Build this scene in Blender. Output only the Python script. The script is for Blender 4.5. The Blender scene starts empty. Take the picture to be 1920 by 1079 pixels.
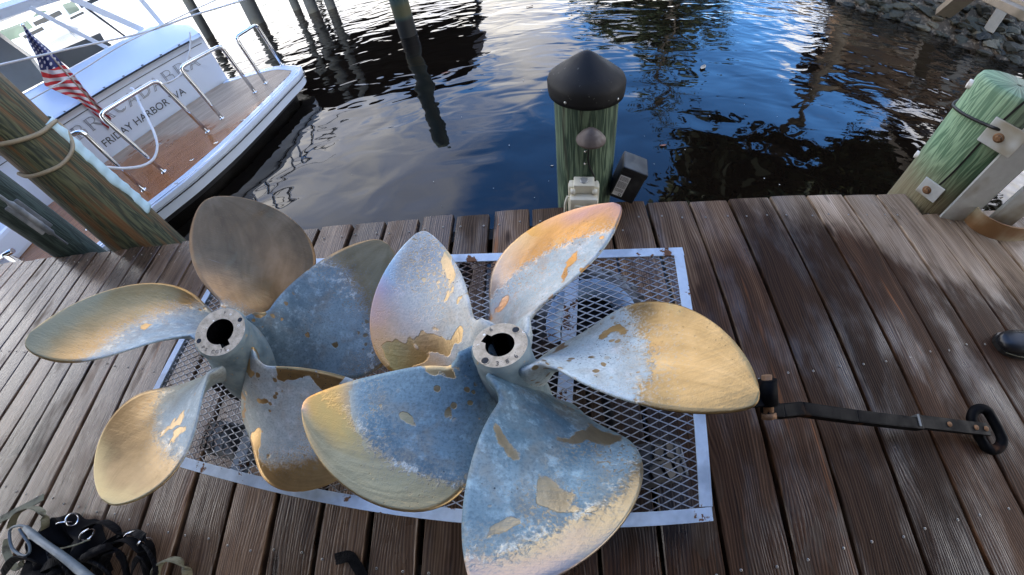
import bpy, bmesh, math, random
import numpy as np
from mathutils import Vector, Matrix
random.seed(7); RNG = np.random.default_rng(7)
R_ = math.radians
sc = bpy.context.scene
COL = sc.collection

# ------------------------------------------------------------------ camera, world, sun, exposure
EXPOSURE = 1.70
CAM_H = 1.2                                    # camera height over the deck, metres
CAM_M = Matrix(((0.996127, 0.063853, 0.060446), (-0.014019, 0.794017, -0.607734), (-0.086801, 0.604533, 0.791837)))
LENS = (1.4325020, -0.2656227, 0.0070449)      # angle = K1 r + K3 r^3 + K5 r^5, r in thousands of photo pixels
LENS_C = (990.98, 471.916)
cam = bpy.data.cameras.new('camera'); cam_ob = bpy.data.objects.new('camera', cam); COL.objects.link(cam_ob)
sc.camera = cam_ob
cam.type = 'PANO'
_r = np.linspace(0, 1.25, 200); _th = LENS[0]*_r + LENS[1]*_r**3 + LENS[2]*_r**5
_k = np.linalg.lstsq(np.stack([_r, _r**2, _r**3, _r**4], 1), _th, rcond=None)[0]
_s = 1.92/36.0
cam.panorama_type = 'FISHEYE_LENS_POLYNOMIAL'
cam.fisheye_polynomial_k0 = 0
cam.fisheye_polynomial_k1, cam.fisheye_polynomial_k2, cam.fisheye_polynomial_k3, cam.fisheye_polynomial_k4 = [float(-_k[i]*_s**(i+1)) for i in range(4)]
cam.fisheye_fov = R_(172)
cam.sensor_width = 36; cam.sensor_fit = 'HORIZONTAL'
cam.shift_x = -(LENS_C[0]-960)/1920; cam.shift_y = (LENS_C[1]-539.5)/1079
cam.clip_start = 0.02; cam.clip_end = 3000
cam_ob.matrix_world = Matrix.Translation((0, 0, CAM_H)) @ CAM_M.to_4x4()

SUN_EL, SUN_AZ = R_(42), R_(255)               # azimuth counter-clockwise from +x: the sun stands behind the photographer
world = bpy.data.worlds.new('World'); sc.world = world; world.use_nodes = True

sun = bpy.data.lights.new('sun', 'SUN'); sun.energy = 2.6; sun.angle = R_(.6); sun.color = (1.0, .93, .82)
sun_ob = bpy.data.objects.new('sun', sun); COL.objects.link(sun_ob)
_d = Vector((math.cos(SUN_EL)*math.cos(SUN_AZ), math.cos(SUN_EL)*math.sin(SUN_AZ), math.sin(SUN_EL)))
sun_ob.rotation_euler = _d.to_track_quat('Z', 'Y').to_euler(); sun_ob.location = (0, 0, 30)
sc.view_settings.view_transform = 'Standard'; sc.view_settings.look = 'None'
sc.view_settings.exposure = EXPOSURE; sc.view_settings.gamma = 1; sc.view_settings.use_curve_mapping = False
try:
    sc.cycles.use_denoising = True
    sc.cycles.max_bounces = 6; sc.cycles.diffuse_bounces = 3; sc.cycles.glossy_bounces = 4; sc.cycles.transmission_bounces = 4
    sc.cycles.transparent_max_bounces = 8; sc.cycles.sample_clamp_indirect = 6; sc.cycles.caustics_reflective = False; sc.cycles.caustics_refractive = False
except Exception: pass

# ------------------------------------------------------------------ node helper
class NT:
    def __init__(s, tree): s.t = tree; s.n = tree.nodes; s.l = tree.links
    def new(s, typ, **kw):
        n = s.n.new(typ)
        for k, v in kw.items(): setattr(n, k, v)
        return n
    def put(s, sock, v):
        if v is None: return
        if isinstance(v, bpy.types.NodeSocket): s.l.new(v, sock)
        else:
            if isinstance(v, (tuple, list)) and len(v) == 3 and sock.type == 'RGBA': v = (*v, 1)
            if isinstance(v, (int, float)) and sock.type == 'RGBA': v = (v, v, v, 1)
            sock.default_value = v
    def m(s, op, a, b=None, c=None, clamp=False):
        n = s.new('ShaderNodeMath', operation=op, use_clamp=clamp)
        for i, v in enumerate((a, b, c)): s.put(n.inputs[i], v) if v is not None else None
        return n.outputs[0]
    def vm(s, op, a, b=None):
        n = s.new('ShaderNodeVectorMath', operation=op); s.put(n.inputs[0], a)
        if b is not None: s.put(n.inputs[1], b)
        return n.outputs[0] if op not in ('LENGTH', 'DOT_PRODUCT', 'DISTANCE') else n.outputs['Value']
    def mix(s, f, a, b, mode='MIX'):
        n = s.new('ShaderNodeMix', data_type='RGBA', blend_type=mode)
        s.put(n.inputs[0], f); s.put(n.inputs[6], a); s.put(n.inputs[7], b); return n.outputs[2]
    def noise(s, vec, scale, detail=4, rough=.55, dist=0, w=None, fac=True):
        n = s.new('ShaderNodeTexNoise')
        if w is not None: n.noise_dimensions = '4D'; s.put(n.inputs['W'], w)
        if vec is not None: s.put(n.inputs['Vector'], vec)
        n.inputs['Scale'].default_value = scale; n.inputs['Detail'].default_value = detail
        n.inputs['Roughness'].default_value = rough; n.inputs['Distortion'].default_value = dist
        return n.outputs[0] if fac else n.outputs[1]
    def voro(s, vec, scale, feature='F1', rnd=1, out='Distance'):
        n = s.new('ShaderNodeTexVoronoi', feature=feature)
        if vec is not None: s.put(n.inputs['Vector'], vec)
        n.inputs['Scale'].default_value = scale; n.inputs['Randomness'].default_value = rnd
        return n.outputs[out]
    def ss(s, x, lo, hi, a=0, b=1):
        n = s.new('ShaderNodeMapRange', interpolation_type='SMOOTHSTEP')
        for k, v in (('Value', x), ('From Min', lo), ('From Max', hi), ('To Min', a), ('To Max', b)): s.put(n.inputs[k], v)
        return n.outputs[0]
    def ramp(s, f, stops, interp='LINEAR'):
        n = s.new('ShaderNodeValToRGB'); cr = n.color_ramp; cr.interpolation = interp
        while len(cr.elements) < len(stops): cr.elements.new(1)
        for e, (p, c) in zip(cr.elements, stops):
            e.position = p; e.color = (*c, 1) if len(c) == 3 else c
        s.put(n.inputs[0], f); return n.outputs[0]
    def mapv(s, vec, scale=(1, 1, 1), rot=(0, 0, 0), loc=(0, 0, 0)):
        n = s.new('ShaderNodeMapping'); s.put(n.inputs['Vector'], vec)
        n.inputs['Scale'].default_value = scale; n.inputs['Rotation'].default_value = rot; n.inputs['Location'].default_value = loc
        return n.outputs[0]
    def sep(s, v):
        n = s.new('ShaderNodeSeparateXYZ'); s.put(n.inputs[0], v); return n.outputs
    def comb(s, x, y, z):
        n = s.new('ShaderNodeCombineXYZ'); s.put(n.inputs[0], x); s.put(n.inputs[1], y); s.put(n.inputs[2], z); return n.outputs[0]
    def attr(s, name, out='Fac'): return s.new('ShaderNodeAttribute', attribute_name=name).outputs[out]
    def obj(s): return s.new('ShaderNodeTexCoord').outputs['Object']
    def pos(s): return s.new('ShaderNodeNewGeometry').outputs['Position']
    def rand(s): return s.new('ShaderNodeObjectInfo').outputs['Random']
    def bump(s, h, strength=.5, dist=.01, normal=None):
        n = s.new('ShaderNodeBump'); n.inputs['Strength'].default_value = strength; n.inputs['Distance'].default_value = dist
        s.put(n.inputs['Height'], h)
        if normal is not None: s.put(n.inputs['Normal'], normal)
        return n.outputs[0]
def material(name, build):
    m = bpy.data.materials.new(name); m.use_nodes = True; t = NT(m.node_tree); t.n.clear()
    p = t.new('ShaderNodeBsdfPrincipled'); o = t.new('ShaderNodeOutputMaterial'); t.l.new(p.outputs[0], o.inputs[0])
    r = build(t)
    for k, v in r.items(): t.put(p.inputs[k], v)
    return m
def simple(name, col, rough=.5, metal=0, var=.25, scale=30, bump=.0, dirt=None, dirt_amt=.5, spec=None, coat=0):
    def b(t):
        o = t.obj(); n = t.noise(o, scale, 5, .6); n2 = t.noise(o, scale*.17, 3)
        dark = tuple(c*(1-var) for c in col); light = tuple(min(c*(1+var*.6), .95) for c in col)
        c = t.mix(n, dark, light)
        if dirt: c = t.mix(t.ss(n2, .62-dirt_amt*.25, .8-dirt_amt*.2), c, dirt)
        d = {'Base Color': c, 'Roughness': t.ss(n2, .3, .7, rough*.75, min(rough*1.25, 1)), 'Metallic': metal}
        if spec is not None: d['Specular IOR Level'] = spec
        if coat: d['Coat Weight'] = coat; d['Coat Roughness'] = .15
        if bump: d['Normal'] = t.bump(n, bump, .003)
        return d
    return material(name, b)

# ------------------------------------------------------------------ sky with broken cloud
def build_world():
    t = NT(world.node_tree); t.n.clear()
    sky = t.new('ShaderNodeTexSky', sky_type='NISHITA'); sky.sun_disc = False
    sky.sun_elevation = SUN_EL; sky.sun_rotation = R_(90)-SUN_AZ; sky.altitude = 0
    sky.air_density = 1.0; sky.dust_density = 1.2; sky.ozone_density = 1.6
    v = t.new('ShaderNodeTexCoord').outputs['Generated']
    x, y, z = t.sep(v)
    zz = t.m('ADD', t.m('MAXIMUM', z, 0), .22)
    p = t.comb(t.m('DIVIDE', x, zz), t.m('DIVIDE', y, zz), 0)
    warp = t.vm('ADD', p, t.vm('SCALE', t.noise(p, 1.1, 2, .5, fac=False), None)) if False else p
    n = t.noise(warp, CLOUD_SCALE, 6, .56, .35, w=CLOUD_SEED)
    n2 = t.noise(warp, CLOUD_SCALE*2.3, 3, .6, .1, w=CLOUD_SEED+3)
    low = t.ss(z, .0, .5, .16, 0)                        # more cloud towards the horizon
    dn = t.m('ADD', n, low)
    for (lx, ly, lz, amp, k) in CLOUD_LOBES:
        dt = t.vm('DOT_PRODUCT', v, tuple(Vector((lx, ly, lz)).normalized()))
        dn = t.m('ADD', dn, t.m('MULTIPLY', t.m('EXPONENT', t.m('MULTIPLY', t.m('SUBTRACT', dt, 1), k)), amp))
    f = t.ss(dn, CLOUD_LO, CLOUD_HI)
    shade = t.mix(t.ss(n2, .35, .65), (.70, .70, .76), (1, .93, .82))
    bright = t.m('ADD', CLOUD_B, t.ss(z, .0, .6, CLOUD_B*.35, 0))
    cl = t.new('ShaderNodeVectorMath', operation='SCALE'); t.l.new(shade, cl.inputs[0]); t.l.new(bright, cl.inputs['Scale'])
    blue = t.mix(1.0, sky.outputs[0], SKY_TINT, 'MULTIPLY')
    c = t.mix(t.m('MULTIPLY', f, t.ss(z, .3, .70, .93, .42)), blue, cl.outputs[0])
    bg = t.new('ShaderNodeBackground'); t.l.new(c, bg.inputs[0]); bg.inputs[1].default_value = SKY_STRENGTH
    o = t.new('ShaderNodeOutputWorld'); t.l.new(bg.outputs[0], o.inputs[0])
SKY_STRENGTH, SKY_TINT = .15, (.50, .98, 1.45)
CLOUD_SCALE, CLOUD_SEED, CLOUD_LO, CLOUD_HI, CLOUD_B = 1.5, 4.2, .50, .64, 8.0
CLOUD_LOBES = [(-.52, .68, .53, .14, 40), (-.42, .68, .60, .12, 60), (-.10, .94, .33, .14, 30), (.22, .90, .30, .10, 40), (.43, .81, .39, -.20, 25), (.11, .80, .60, -.10, 14), (-.85, .30, .3, .30, 5), (.95, -.1, .35, .30, 5)]  # last two: extra cloud added outside the reflections to neutralise the light
build_world()

# ------------------------------------------------------------------ mesh helpers
class MB:
    def __init__(s): s.v = []; s.f = []; s.sm = []
    def add(s, vs, fs, smooth=False):
        b = len(s.v); s.v += [tuple(p) for p in vs]
        s.f += [tuple(b+i for i in f) for f in fs]; s.sm += [smooth]*len(fs); return s
    def box(s, a, b, M=None, bev=0):
        (x0, y0, z0), (x1, y1, z1) = a, b
        if bev:
            e = bev; vs = []; fs = []
            bm = bmesh.new(); bmesh.ops.create_cube(bm, size=1)
            bmesh.ops.scale(bm, vec=(x1-x0, y1-y0, z1-z0), verts=bm.verts); bmesh.ops.translate(bm, vec=((x0+x1)/2, (y0+y1)/2, (z0+z1)/2), verts=bm.verts)
            bmesh.ops.bevel(bm, geom=bm.edges[:], offset=e, segments=2, profile=.6, affect='EDGES')
            bm.verts.index_update(); vs = [v.co.copy() for v in bm.verts]; fs = [[v.index for v in f.verts] for f in bm.faces]; bm.free()
        else:
            vs = [(x, y, z) for z in (z0, z1) for x, y in ((x0, y0), (x1, y0), (x1, y1), (x0, y1))]
            fs = [(0, 3, 2, 1), (4, 5, 6, 7), (0, 1, 5, 4), (1, 2, 6, 5), (2, 3, 7, 6), (3, 0, 4, 7)]
        if M is not None: vs = [M @ Vector(v) for v in vs]
        return s.add(vs, fs)
    def bar(s, p, q, w, h, up=(0, 0, 1), bev=0):
        p, q = Vector(p), Vector(q); d = (q-p); L = d.length; d.normalize(); u = Vector(up); x = d.cross(u)
        if x.length < 1e-4: x = d.cross(Vector((1, 0, 0)))
        x.normalize(); u = x.cross(d)
        M = Matrix((x, d, u)).transposed().to_4x4(); M.translation = p
        return s.box((-w/2, 0, -h/2), (w/2, L, h/2), M, bev)
    def tube(s, pts, r, n=8, closed=False, cap=True, flat=None):
        pts = [Vector(p) for p in pts]; N = len(pts); rs = r if isinstance(r, (list, tuple)) else [r]*N
        T = []
        for i in range(N):
            a = pts[(i-1) % N] if (closed or i > 0) else pts[0]; b = pts[(i+1) % N] if (closed or i < N-1) else pts[-1]
            T.append((b-a).normalized())
        u = T[0].orthogonal().normalized() if flat is None else Vector(flat)
        vs = []; fs = []
        for i in range(N):
            u = (u - T[i]*u.dot(T[i]));  u = u.normalized() if u.length > 1e-6 else T[i].orthogonal().normalized()
            w = T[i].cross(u)
            for k in range(n):
                a = 2*math.pi*k/n; vs.append(pts[i] + (u*math.cos(a) + w*math.sin(a))*rs[i])
        M = N if closed else N-1
        for i in range(M):
            j = (i+1) % N
            for k in range(n): fs.append((i*n+k, i*n+(k+1) % n, j*n+(k+1) % n, j*n+k))
        s.add(vs, fs, True)
        if cap and not closed:
            b = len(s.v)-N*n; s.f += [tuple(b+k for k in range(n))[::-1], tuple(b+(N-1)*n+k for k in range(n))]; s.sm += [False]*2
        return s
    def ribbon(s, pts, w, t, up=(0, 0, 1), ups=None):
        pts = [Vector(p) for p in pts]; N = len(pts); vs = []; fs = []
        for i in range(N):
            d = (pts[min(i+1, N-1)]-pts[max(i-1, 0)]).normalized(); u = Vector(ups[i] if ups else up); x = d.cross(u)
            x = x.normalized() if x.length > 1e-5 else d.orthogonal().normalized(); u = x.cross(d)
            for a, b in ((-1, -1), (1, -1), (1, 1), (-1, 1)): vs.append(pts[i]+x*(a*w/2)+u*(b*t/2))
        for i in range(N-1):
            for k in range(4): fs.append((i*4+k, i*4+(k+1) % 4, i*4+4+(k+1) % 4, i*4+4+k))
        fs += [(3, 2, 1, 0), tuple((N-1)*4+k for k in range(4))]
        return s.add(vs, fs)
    def lathe(s, prof, n=32, c=(0, 0, 0), smooth=True, M=None, jitter=0):
        vs = []; fs = []; m = len(prof)
        for i, (r, z) in enumerate(prof):
            for k in range(n):
                a = 2*math.pi*k/n; q = r*(1+jitter*(math.sin(3*a+1)+.6*math.sin(7*a)+.4*math.sin(13*a+z*9)))
                vs.append(Vector((c[0]+q*math.cos(a), c[1]+q*math.sin(a), c[2]+z)))
        for i in range(m-1):
            for k in range(n): fs.append((i*n+k, i*n+(k+1) % n, (i+1)*n+(k+1) % n, (i+1)*n+k))
        if M is not None: vs = [M @ v for v in vs]
        s.add(vs, fs, smooth)
        return s
    def disc(s, r, z, n=32, c=(0, 0), M=None, down=False):
        vs = [Vector((c[0]+r*math.cos(2*math.pi*k/n), c[1]+r*math.sin(2*math.pi*k/n), z)) for k in range(n)]
        if M is not None: vs = [M @ v for v in vs]
        return s.add(vs, [tuple(range(n))[::-1] if down else tuple(range(n))])
    def prism(s, poly, z0, z1):
        n = len(poly); vs = [(x, y, z0) for x, y in poly]+[(x, y, z1) for x, y in poly]
        return s.add(vs, [tuple(range(n))[::-1], tuple(range(n, 2*n))]+[(i, (i+1) % n, n+(i+1) % n, n+i) for i in range(n)])
    def build(s, name, mat, parent=None, loc=None, rot=None):
        me = bpy.data.meshes.new(name); me.from_pydata([tuple(v) for v in s.v], [], s.f)
        me.polygons.foreach_set('use_smooth', s.sm); me.validate(); me.update()
        if mat: me.materials.append(mat)
        return link(name, me, parent, loc, rot)
def link(name, me, parent=None, loc=None, rot=None):
    o = bpy.data.objects.new(name, me); COL.objects.link(o)
    if parent: o.parent = parent
    if loc: o.location = loc
    if rot: o.rotation_euler = rot
    return o
def tag(o, label=None, cat=None, group=None, kind=None):
    if label: o['label'] = label
    if cat: o['category'] = cat
    if group: o['group'] = group
    if kind: o['kind'] = kind
    return o
def empty(name, loc=(0, 0, 0), rz=0, rot=None, **kw):
    o = bpy.data.objects.new(name, None); COL.objects.link(o); o.location = loc
    o.rotation_euler = rot if rot else (0, 0, rz); o.empty_display_size = .1
    return tag(o, **kw)
# layout: a point of the photograph (1920 px wide) on the real plane where the thing stands
def ray(px, py):
    x, y = (px-LENS_C[0])/1000, (py-LENS_C[1])/1000; r = math.hypot(x, y)+1e-9
    th = LENS[0]*r+LENS[1]*r**3+LENS[2]*r**5
    return CAM_M @ Vector((x/r*math.sin(th), -y/r*math.sin(th), -math.cos(th)))
def at(px, py, z=0.):
    d = ray(px, py); t = (z-CAM_H)/d.z; return Vector((d.x*t, d.y*t, z))
def onwall(px, py, A, B, off=0.):
    n = Vector((B[1]-A[1], A[0]-B[0], 0)).normalized(); d = ray(px, py)
    t = (n.x*A[0]+n.y*A[1]+off)/n.dot(d); return Vector((d.x*t, d.y*t, CAM_H+d.z*t))
def smoothpath(pts, n=6):
    pts = [Vector(p) for p in pts]; out = []
    for i in range(len(pts)-1):
        p0 = pts[max(i-1, 0)]; p1 = pts[i]; p2 = pts[i+1]; p3 = pts[min(i+2, len(pts)-1)]
        for k in range(n):
            t = k/n; out.append(.5*((2*p1)+(p2-p0)*t+(2*p0-5*p1+4*p2-p3)*t*t+(3*p1-p0-3*p2+p3)*t**3))
    out.append(pts[-1]); return out
ZW = -.85

# ================================================================== SETTING: water, bank, far shore
def b_water(t):
    p = t.pos(); x, y, z = t.sep(p)
    pw = t.vm('MULTIPLY', p, (1, 1, 0))
    d = t.vm('LENGTH', pw)
    a_far = t.ss(d, 2.2, 11, .10, 1.0)                      # glassy by the dock, rippled further out
    warp = t.noise(pw, .8, 2, .5)
    big = t.noise(t.mapv(pw, (1.0, 1.15, 1), (0, 0, .4)), 1.05, 1.5, .45, .5)
    mid = t.noise(t.mapv(pw, (1.9, 3.9, 1), (0, 0, -.35)), 1.0, 1, .5, .9)
    fine = t.noise(t.mapv(pw, (9, 15, 1), (0, 0, -.5)), 1.0, 2, .5, .4)
    rgt = t.m('MULTIPLY', t.ss(x, 1.5, 5.0), t.ss(y, 1.5, 4.0))           # wind ripples under the bank
    h = t.m('MULTIPLY', big, .038)
    h = t.m('ADD', h, t.m('MULTIPLY', t.m('MULTIPLY', mid, a_far), .024))
    h = t.m('ADD', h, t.m('MULTIPLY', t.m('MULTIPLY', fine, t.m('ADD', t.m('MULTIPLY', a_far, .25), t.m('MULTIPLY', rgt, .65))), .0028))
    silt = t.mix(t.noise(pw, .5, 3), (.003, .0022, .0016), (.008, .005, .003))
    return {'Base Color': silt, 'Roughness': .02, 'IOR': 1.45, 'Specular IOR Level': .62, 'Normal': t.bump(h, 1.0, 1.0)}
M_water = material('harbour water', b_water)
N = 60
mb = MB(); ax = [math.copysign(abs(k)**2.2, k)*400 for k in np.linspace(-1, 1, N)]
mb.add([(x, y, ZW) for y in ax for x in ax], [(j*N+i, j*N+i+1, (j+1)*N+i+1, (j+1)*N+i) for j in range(N-1) for i in range(N-1)])
tag(mb.build('water', M_water), kind='structure')

def b_bank(t):
    p = t.pos(); n = t.noise(p, 2.5, 6, .65); n2 = t.noise(p, 14, 4, .6)
    c = t.ramp(n, [(.3, (.02, .016, .010)), (.5, (.055, .038, .022)), (.7, (.15, .105, .065))])
    c = t.mix(t.ss(n2, .5, .7), c, (.2, .15, .1))
    return {'Base Color': c, 'Roughness': .85, 'Normal': t.bump(n2, .8, .04)}
M_bank = material('muddy bank', b_bank)
# muddy bank: waterline runs from beyond the top edge down to the right
wl = [(-1.0, 60), (3.0, 30), (5.0, 14), (6.3, 9.6), (6.45, 8.1), (7.0, 7.2), (7.9, 6.5), (8.5, 5.7), (9.3, 5.2), (11.5, 4.0), (16, 1.5), (30, -10)]
wl3 = smoothpath([(x, y, 0) for x, y in wl], 8)
mb = MB(); rows = []
prof = [(-1.2, -1.35), (-.25, -.95), (0, -.85), (.35, -.66), (.9, -.42), (1.8, -.1), (3.2, .45), (6, .9), (12, 1.2), (40, 1.8)]
for i, p in enumerate(wl3):
    a = wl3[max(i-1, 0)]; b = wl3[min(i+1, len(wl3)-1)]; d = (b-a).normalized(); nrm = Vector((-d.y, d.x, 0))
    rows.append([(p.x+nrm.x*o+.12*math.sin(i*1.7+k), p.y+nrm.y*o, z+.06*math.sin(i*2.3+k*1.9)*(k > 2)) for k, (o, z) in enumerate(prof)])
K = len(prof); mb.add([v for r in rows for v in r], [(i*K+k, (i+1)*K+k, (i+1)*K+k+1, i*K+k+1) for i in range(len(rows)-1) for k in range(K-1)], True)
bank = tag(mb.build('riverbank', M_bank), kind='structure')

def b_rock(t):
    o = t.obj(); n = t.noise(o, 3.5, 5, .6, w=t.m('MULTIPLY', t.rand(), 40)); r = t.rand()
    c = t.ramp(t.m('ADD', t.m('MULTIPLY', r, .7), t.m('MULTIPLY', n, .45)), [(.25, (.010, .010, .007)), (.5, (.024, .022, .012)), (.75, (.045, .040, .023)), (.97, (.14, .115, .075))])
    return {'Base Color': c, 'Roughness': .75, 'Normal': t.bump(n, .6, .05)}
M_rock = material('riprap stone', b_rock)
rock_me = []
for s in range(7):
    bm = bmesh.new(); bmesh.ops.create_icosphere(bm, subdivisions=2, radius=.5)
    for v in bm.verts:
        k = 1+.28*math.sin(v.co.x*5+s*2.1)*math.cos(v.co.y*6+s)+.14*math.sin(v.co.z*9+s*3); v.co *= k; v.co.z *= .45; v.co.x *= 1.25
        v.co += Vector((RNG.normal(), RNG.normal(), RNG.normal()))*.03
    me = bpy.data.meshes.new('rock'); bm.to_mesh(me); bm.free(); me.materials.append(M_rock); rock_me.append(me)
for i in range(290):
    u = random.random(); k = int((.28+.52*u)*(len(wl3)-1)); p = wl3[k]; q = wl3[k+1]; d = (q-p).normalized(); nrm = Vector((-d.y, d.x, 0))
    off = random.uniform(-.05, 1.7); pos = p.lerp(q, random.random())+nrm*off
    z = np.interp(off, [a for a, b in prof], [b for a, b in prof])
    s = random.choice((.10, .13, .17, .22, .30))*random.uniform(.8, 1.2)
    o = link('rock', rock_me[i % 7], bank, (pos.x, pos.y, z+.02), (random.uniform(-.4, .4), random.uniform(-.4, .4), random.uniform(0, 6.3)))
    o.scale = (s, s, s)

# far shore, low and pale beyond the channel
M_far = simple('far shore scrub', (.10, .13, .08), .9, scale=.2, var=.5)
mb = MB(); pts = []
for k in range(60):
    a = R_(95+k*1.75); r = 120+14*math.sin(k*.6)+6*math.sin(k*1.7); pts.append((a, r))
prof2 = [(0, -1.0), (1.5, -.5), (4, .8), (9, 2.6+0), (14, 3.2), (60, 4.0), (300, 9)]
vs = [((r+o)*math.cos(a), (r+o)*math.sin(a), z+(0 if j < 2 else .9*math.sin(i*2.1+j)+.6*math.sin(i*5.3))) for i, (a, r) in enumerate(pts) for j, (o, z) in enumerate(prof2)]
K = len(prof2); mb.add(vs, [(i*K+k, i*K+k+1, (i+1)*K+k+1, (i+1)*K+k) for i in range(len(pts)-1) for k in range(K-1)], True)
tag(mb.build('far_shore', M_far), kind='structure')
M_white = simple('white gelcoat', (.78, .80, .82), .22, var=.05, scale=3, coat=.5)
M_glassdk = simple('dark tinted glass', (.02, .025, .03), .08, var=.1)
def far_boat(i, a, r, L):
    e = empty('moored_boat', (r*math.cos(a), r*math.sin(a), ZW), a+1.4+.3*math.sin(i*3), label=FARL[i], cat='boat', group='boats along the far shore')
    m = MB(); H = .16*L
    sec = [(-L/2, .8, 0), (-L/4, 1, 0), (L/5, .95, .1), (L/2.4, .5, .3), (L/2, .05, .45)]
    vs = []
    for x, w, sh in sec:
        w *= L*.14; vs += [(x, -w, H+sh), (x, -w*.7, -.1), (x, w*.7, -.1), (x, w, H+sh)]
    fs = [(k*4+j, (k+1)*4+j, (k+1)*4+(j+1) % 4, k*4+(j+1) % 4) for k in range(4) for j in range(4)]+[(0, 1, 2, 3)]
    m.add(vs, fs).build('hull', M_white, e)
    MB().box((-L*.25, -L*.1, H*.9), (L*.18, L*.1, H*1.9), bev=.1).build('cabin', M_white, e)
    MB().box((-L*.2, -L*.105, H*1.3), (L*.15, L*.105, H*1.65)).build('window', M_glassdk, e)
FARL = ['white cabin cruiser moored far across the water, nearest the yacht roof', 'long white boat moored at the foot of the far shore',
        'small white boat lying off the pale distant shore', 'white motor boat on the far bank above the ensign', 'white boat on the distant shore seen between the canopy posts']
for i, (px, L) in enumerate(((60, 9), (100, 13), (150, 7), (185, 11), (238, 10))):
    d = ray(px, 60-(px-60)*.26); a = math.atan2(d.y, d.x); far_boat(i, a, 96+4*(i % 2), L)

# ================================================================== trees on the bank (their reflections cross the water)
def b_leaf(t):
    r = t.attr('shade'); c = t.mix(r, (.022, .040, .014), (.075, .085, .03))
    return {'Base Color': c, 'Roughness': .6}
M_leaf = material('tree leaves', b_leaf)
M_bark = simple('tree bark', (.09, .07, .05), .9, scale=12, bump=.6)
def tree(x, y, z0, h, rad, label, seed, n=3500, lean=(0, 0)):
    rs = np.random.default_rng(seed)
    e = empty('bank_tree', (x, y, z0), label=label, cat='tree', group='trees leaning over the water from the bank')
    mb = MB(); top = Vector((lean[0]*h, lean[1]*h, h*.72))
    tr = smoothpath([(0, 0, -.3), (lean[0]*h*.2, lean[1]*h*.2, h*.25), (lean[0]*h*.6, lean[1]*h*.6+.2, h*.5), top], 5)
    mb.tube(tr, [float(v) for v in np.linspace(rad*.085, rad*.03, len(tr))], 10)
    cl = []
    for k in range(16):
        a = k*2.4; s = tr[min(8+k//2, len(tr)-1)]; zz = h*(.55+.42*rs.random()); rr = rad*(.45+.55*rs.random())
        q = Vector((lean[0]*h*.8+rr*math.cos(a), lean[1]*h*.8+rr*math.sin(a), zz))
        mid = (s+q)/2+Vector((rs.normal()*.3, rs.normal()*.3, .4)); br = smoothpath([s, mid, q], 5)
        mb.tube(br, [float(v) for v in np.linspace(rad*.028, rad*.006, len(br))], 6); cl.append(q); cl.append(mid)
    mb.build('trunk', M_bark, e)
    c = np.array([list(q) for q in cl]); idx = rs.integers(0, len(cl), n)
    P = c[idx]+rs.normal(size=(n, 3))*np.array([rad*.17, rad*.17, rad*.12])
    U = rs.normal(size=(n, 3)); U /= np.linalg.norm(U, axis=1, keepdims=True); W = np.cross(U, rs.normal(size=(n, 3))); W /= np.linalg.norm(W, axis=1, keepdims=True)
    sz = rad*.055*(.6+rs.random((n, 1)))
    V = np.stack([P-U*sz*1.4, P+W*sz*.6, P+U*sz*1.4, P-W*sz*.6], 1).reshape(-1, 3)
    me = bpy.data.meshes.new('crown'); me.from_pydata(V.tolist(), [], [(4*i, 4*i+1, 4*i+2, 4*i+3) for i in range(n)])
    at_ = me.attributes.new('shade', 'FLOAT', 'POINT'); at_.data.foreach_set('value', np.repeat(rs.random(n), 4).astype(np.float32))
    me.materials.append(M_leaf); link('crown', me, e)
tree(9.7, 10.7, .2, 11.0, 3.6, 'tall dense tree on the bank whose dark reflection reaches the dock planks', 3, 9000, (-.12, -.05))
tree(13.7, 8.4, .5, 8.0, 3.2, 'broad tree on the bank above the riprap, mirrored beside the green pile', 5, 7000, (-.05, 0))
tree(7.6, 21.0, .3, 11.5, 1.7, 'slender tree on the bank mirrored just beside the black pile cap', 9, 900, (-.02, -.1))
tree(9.5, 31.0, .3, 9.0, 5.0, 'far bushy tree on the bank mirrored along the top of the water', 12, 3500)

# pale timber bulkhead on the bank, upper right corner
M_timber = simple('weathered pale timber', (.27, .22, .16), .8, scale=9, var=.35, bump=.4, dirt=(.12, .10, .07))
bh = empty('timber_landing', tuple(at(1790, 20, -.2)), label='weathered timber landing with a slanted brace over the stony bank', cat='landing')
a = at(1858, -4, .35); b = at(1990, 58, .35)
inv = Matrix.Translation(-bh.location)
def rel(v): return tuple(Vector(v)-bh.location)
MB().bar(rel(a), rel(b), .30, .09, bev=.008).build('fascia_board', M_timber, bh)
MB().bar(rel(a+Vector((.3, .35, .05))), rel(b+Vector((.3, .35, .05))), .3, .07, bev=.008).build('deck_board', M_timber, bh)
MB().bar(rel(a+Vector((.5, .75, .05))), rel(b+Vector((.5, .75, .05))), .3, .07, bev=.008).build('deck_board', M_timber, bh)
MB().bar(rel(at(1768, 26, -.55)), rel(at(1838, -30, .2)), .30, .16, bev=.01).build('brace', M_timber, bh)
MB().bar(rel(at(1850, 62, -.6)), rel(at(1850, 62, -.6)+Vector((.4, .3, .95))), .2, .2, bev=.01).build('post', M_timber, bh)

# unseen shed roof and wall added over the photographer to shade the dock
M_shed = simple('shed timber', (.16, .12, .09), .8, scale=3)
shed = empty('added_shade_roof', (0, -3, 0)); shed['kind'] = 'structure'
MB().box((-14, -4.5, 6.5), (9, 3.4, 6.62)).build('roof', M_shed, shed)
MB().box((-14, -4.6, -.3), (9, -4.5, 6.5)).build('shade_back_wall', M_shed, shed)
for x_ in (-9, -4.8, 5.8): MB().box((x_-.08, -.6, -.3), (x_+.08, -.44, 6.5)).build('post', M_shed, shed)

M_roof = simple('brown boathouse roof', (.07, .05, .04), .8, scale=2)
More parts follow.
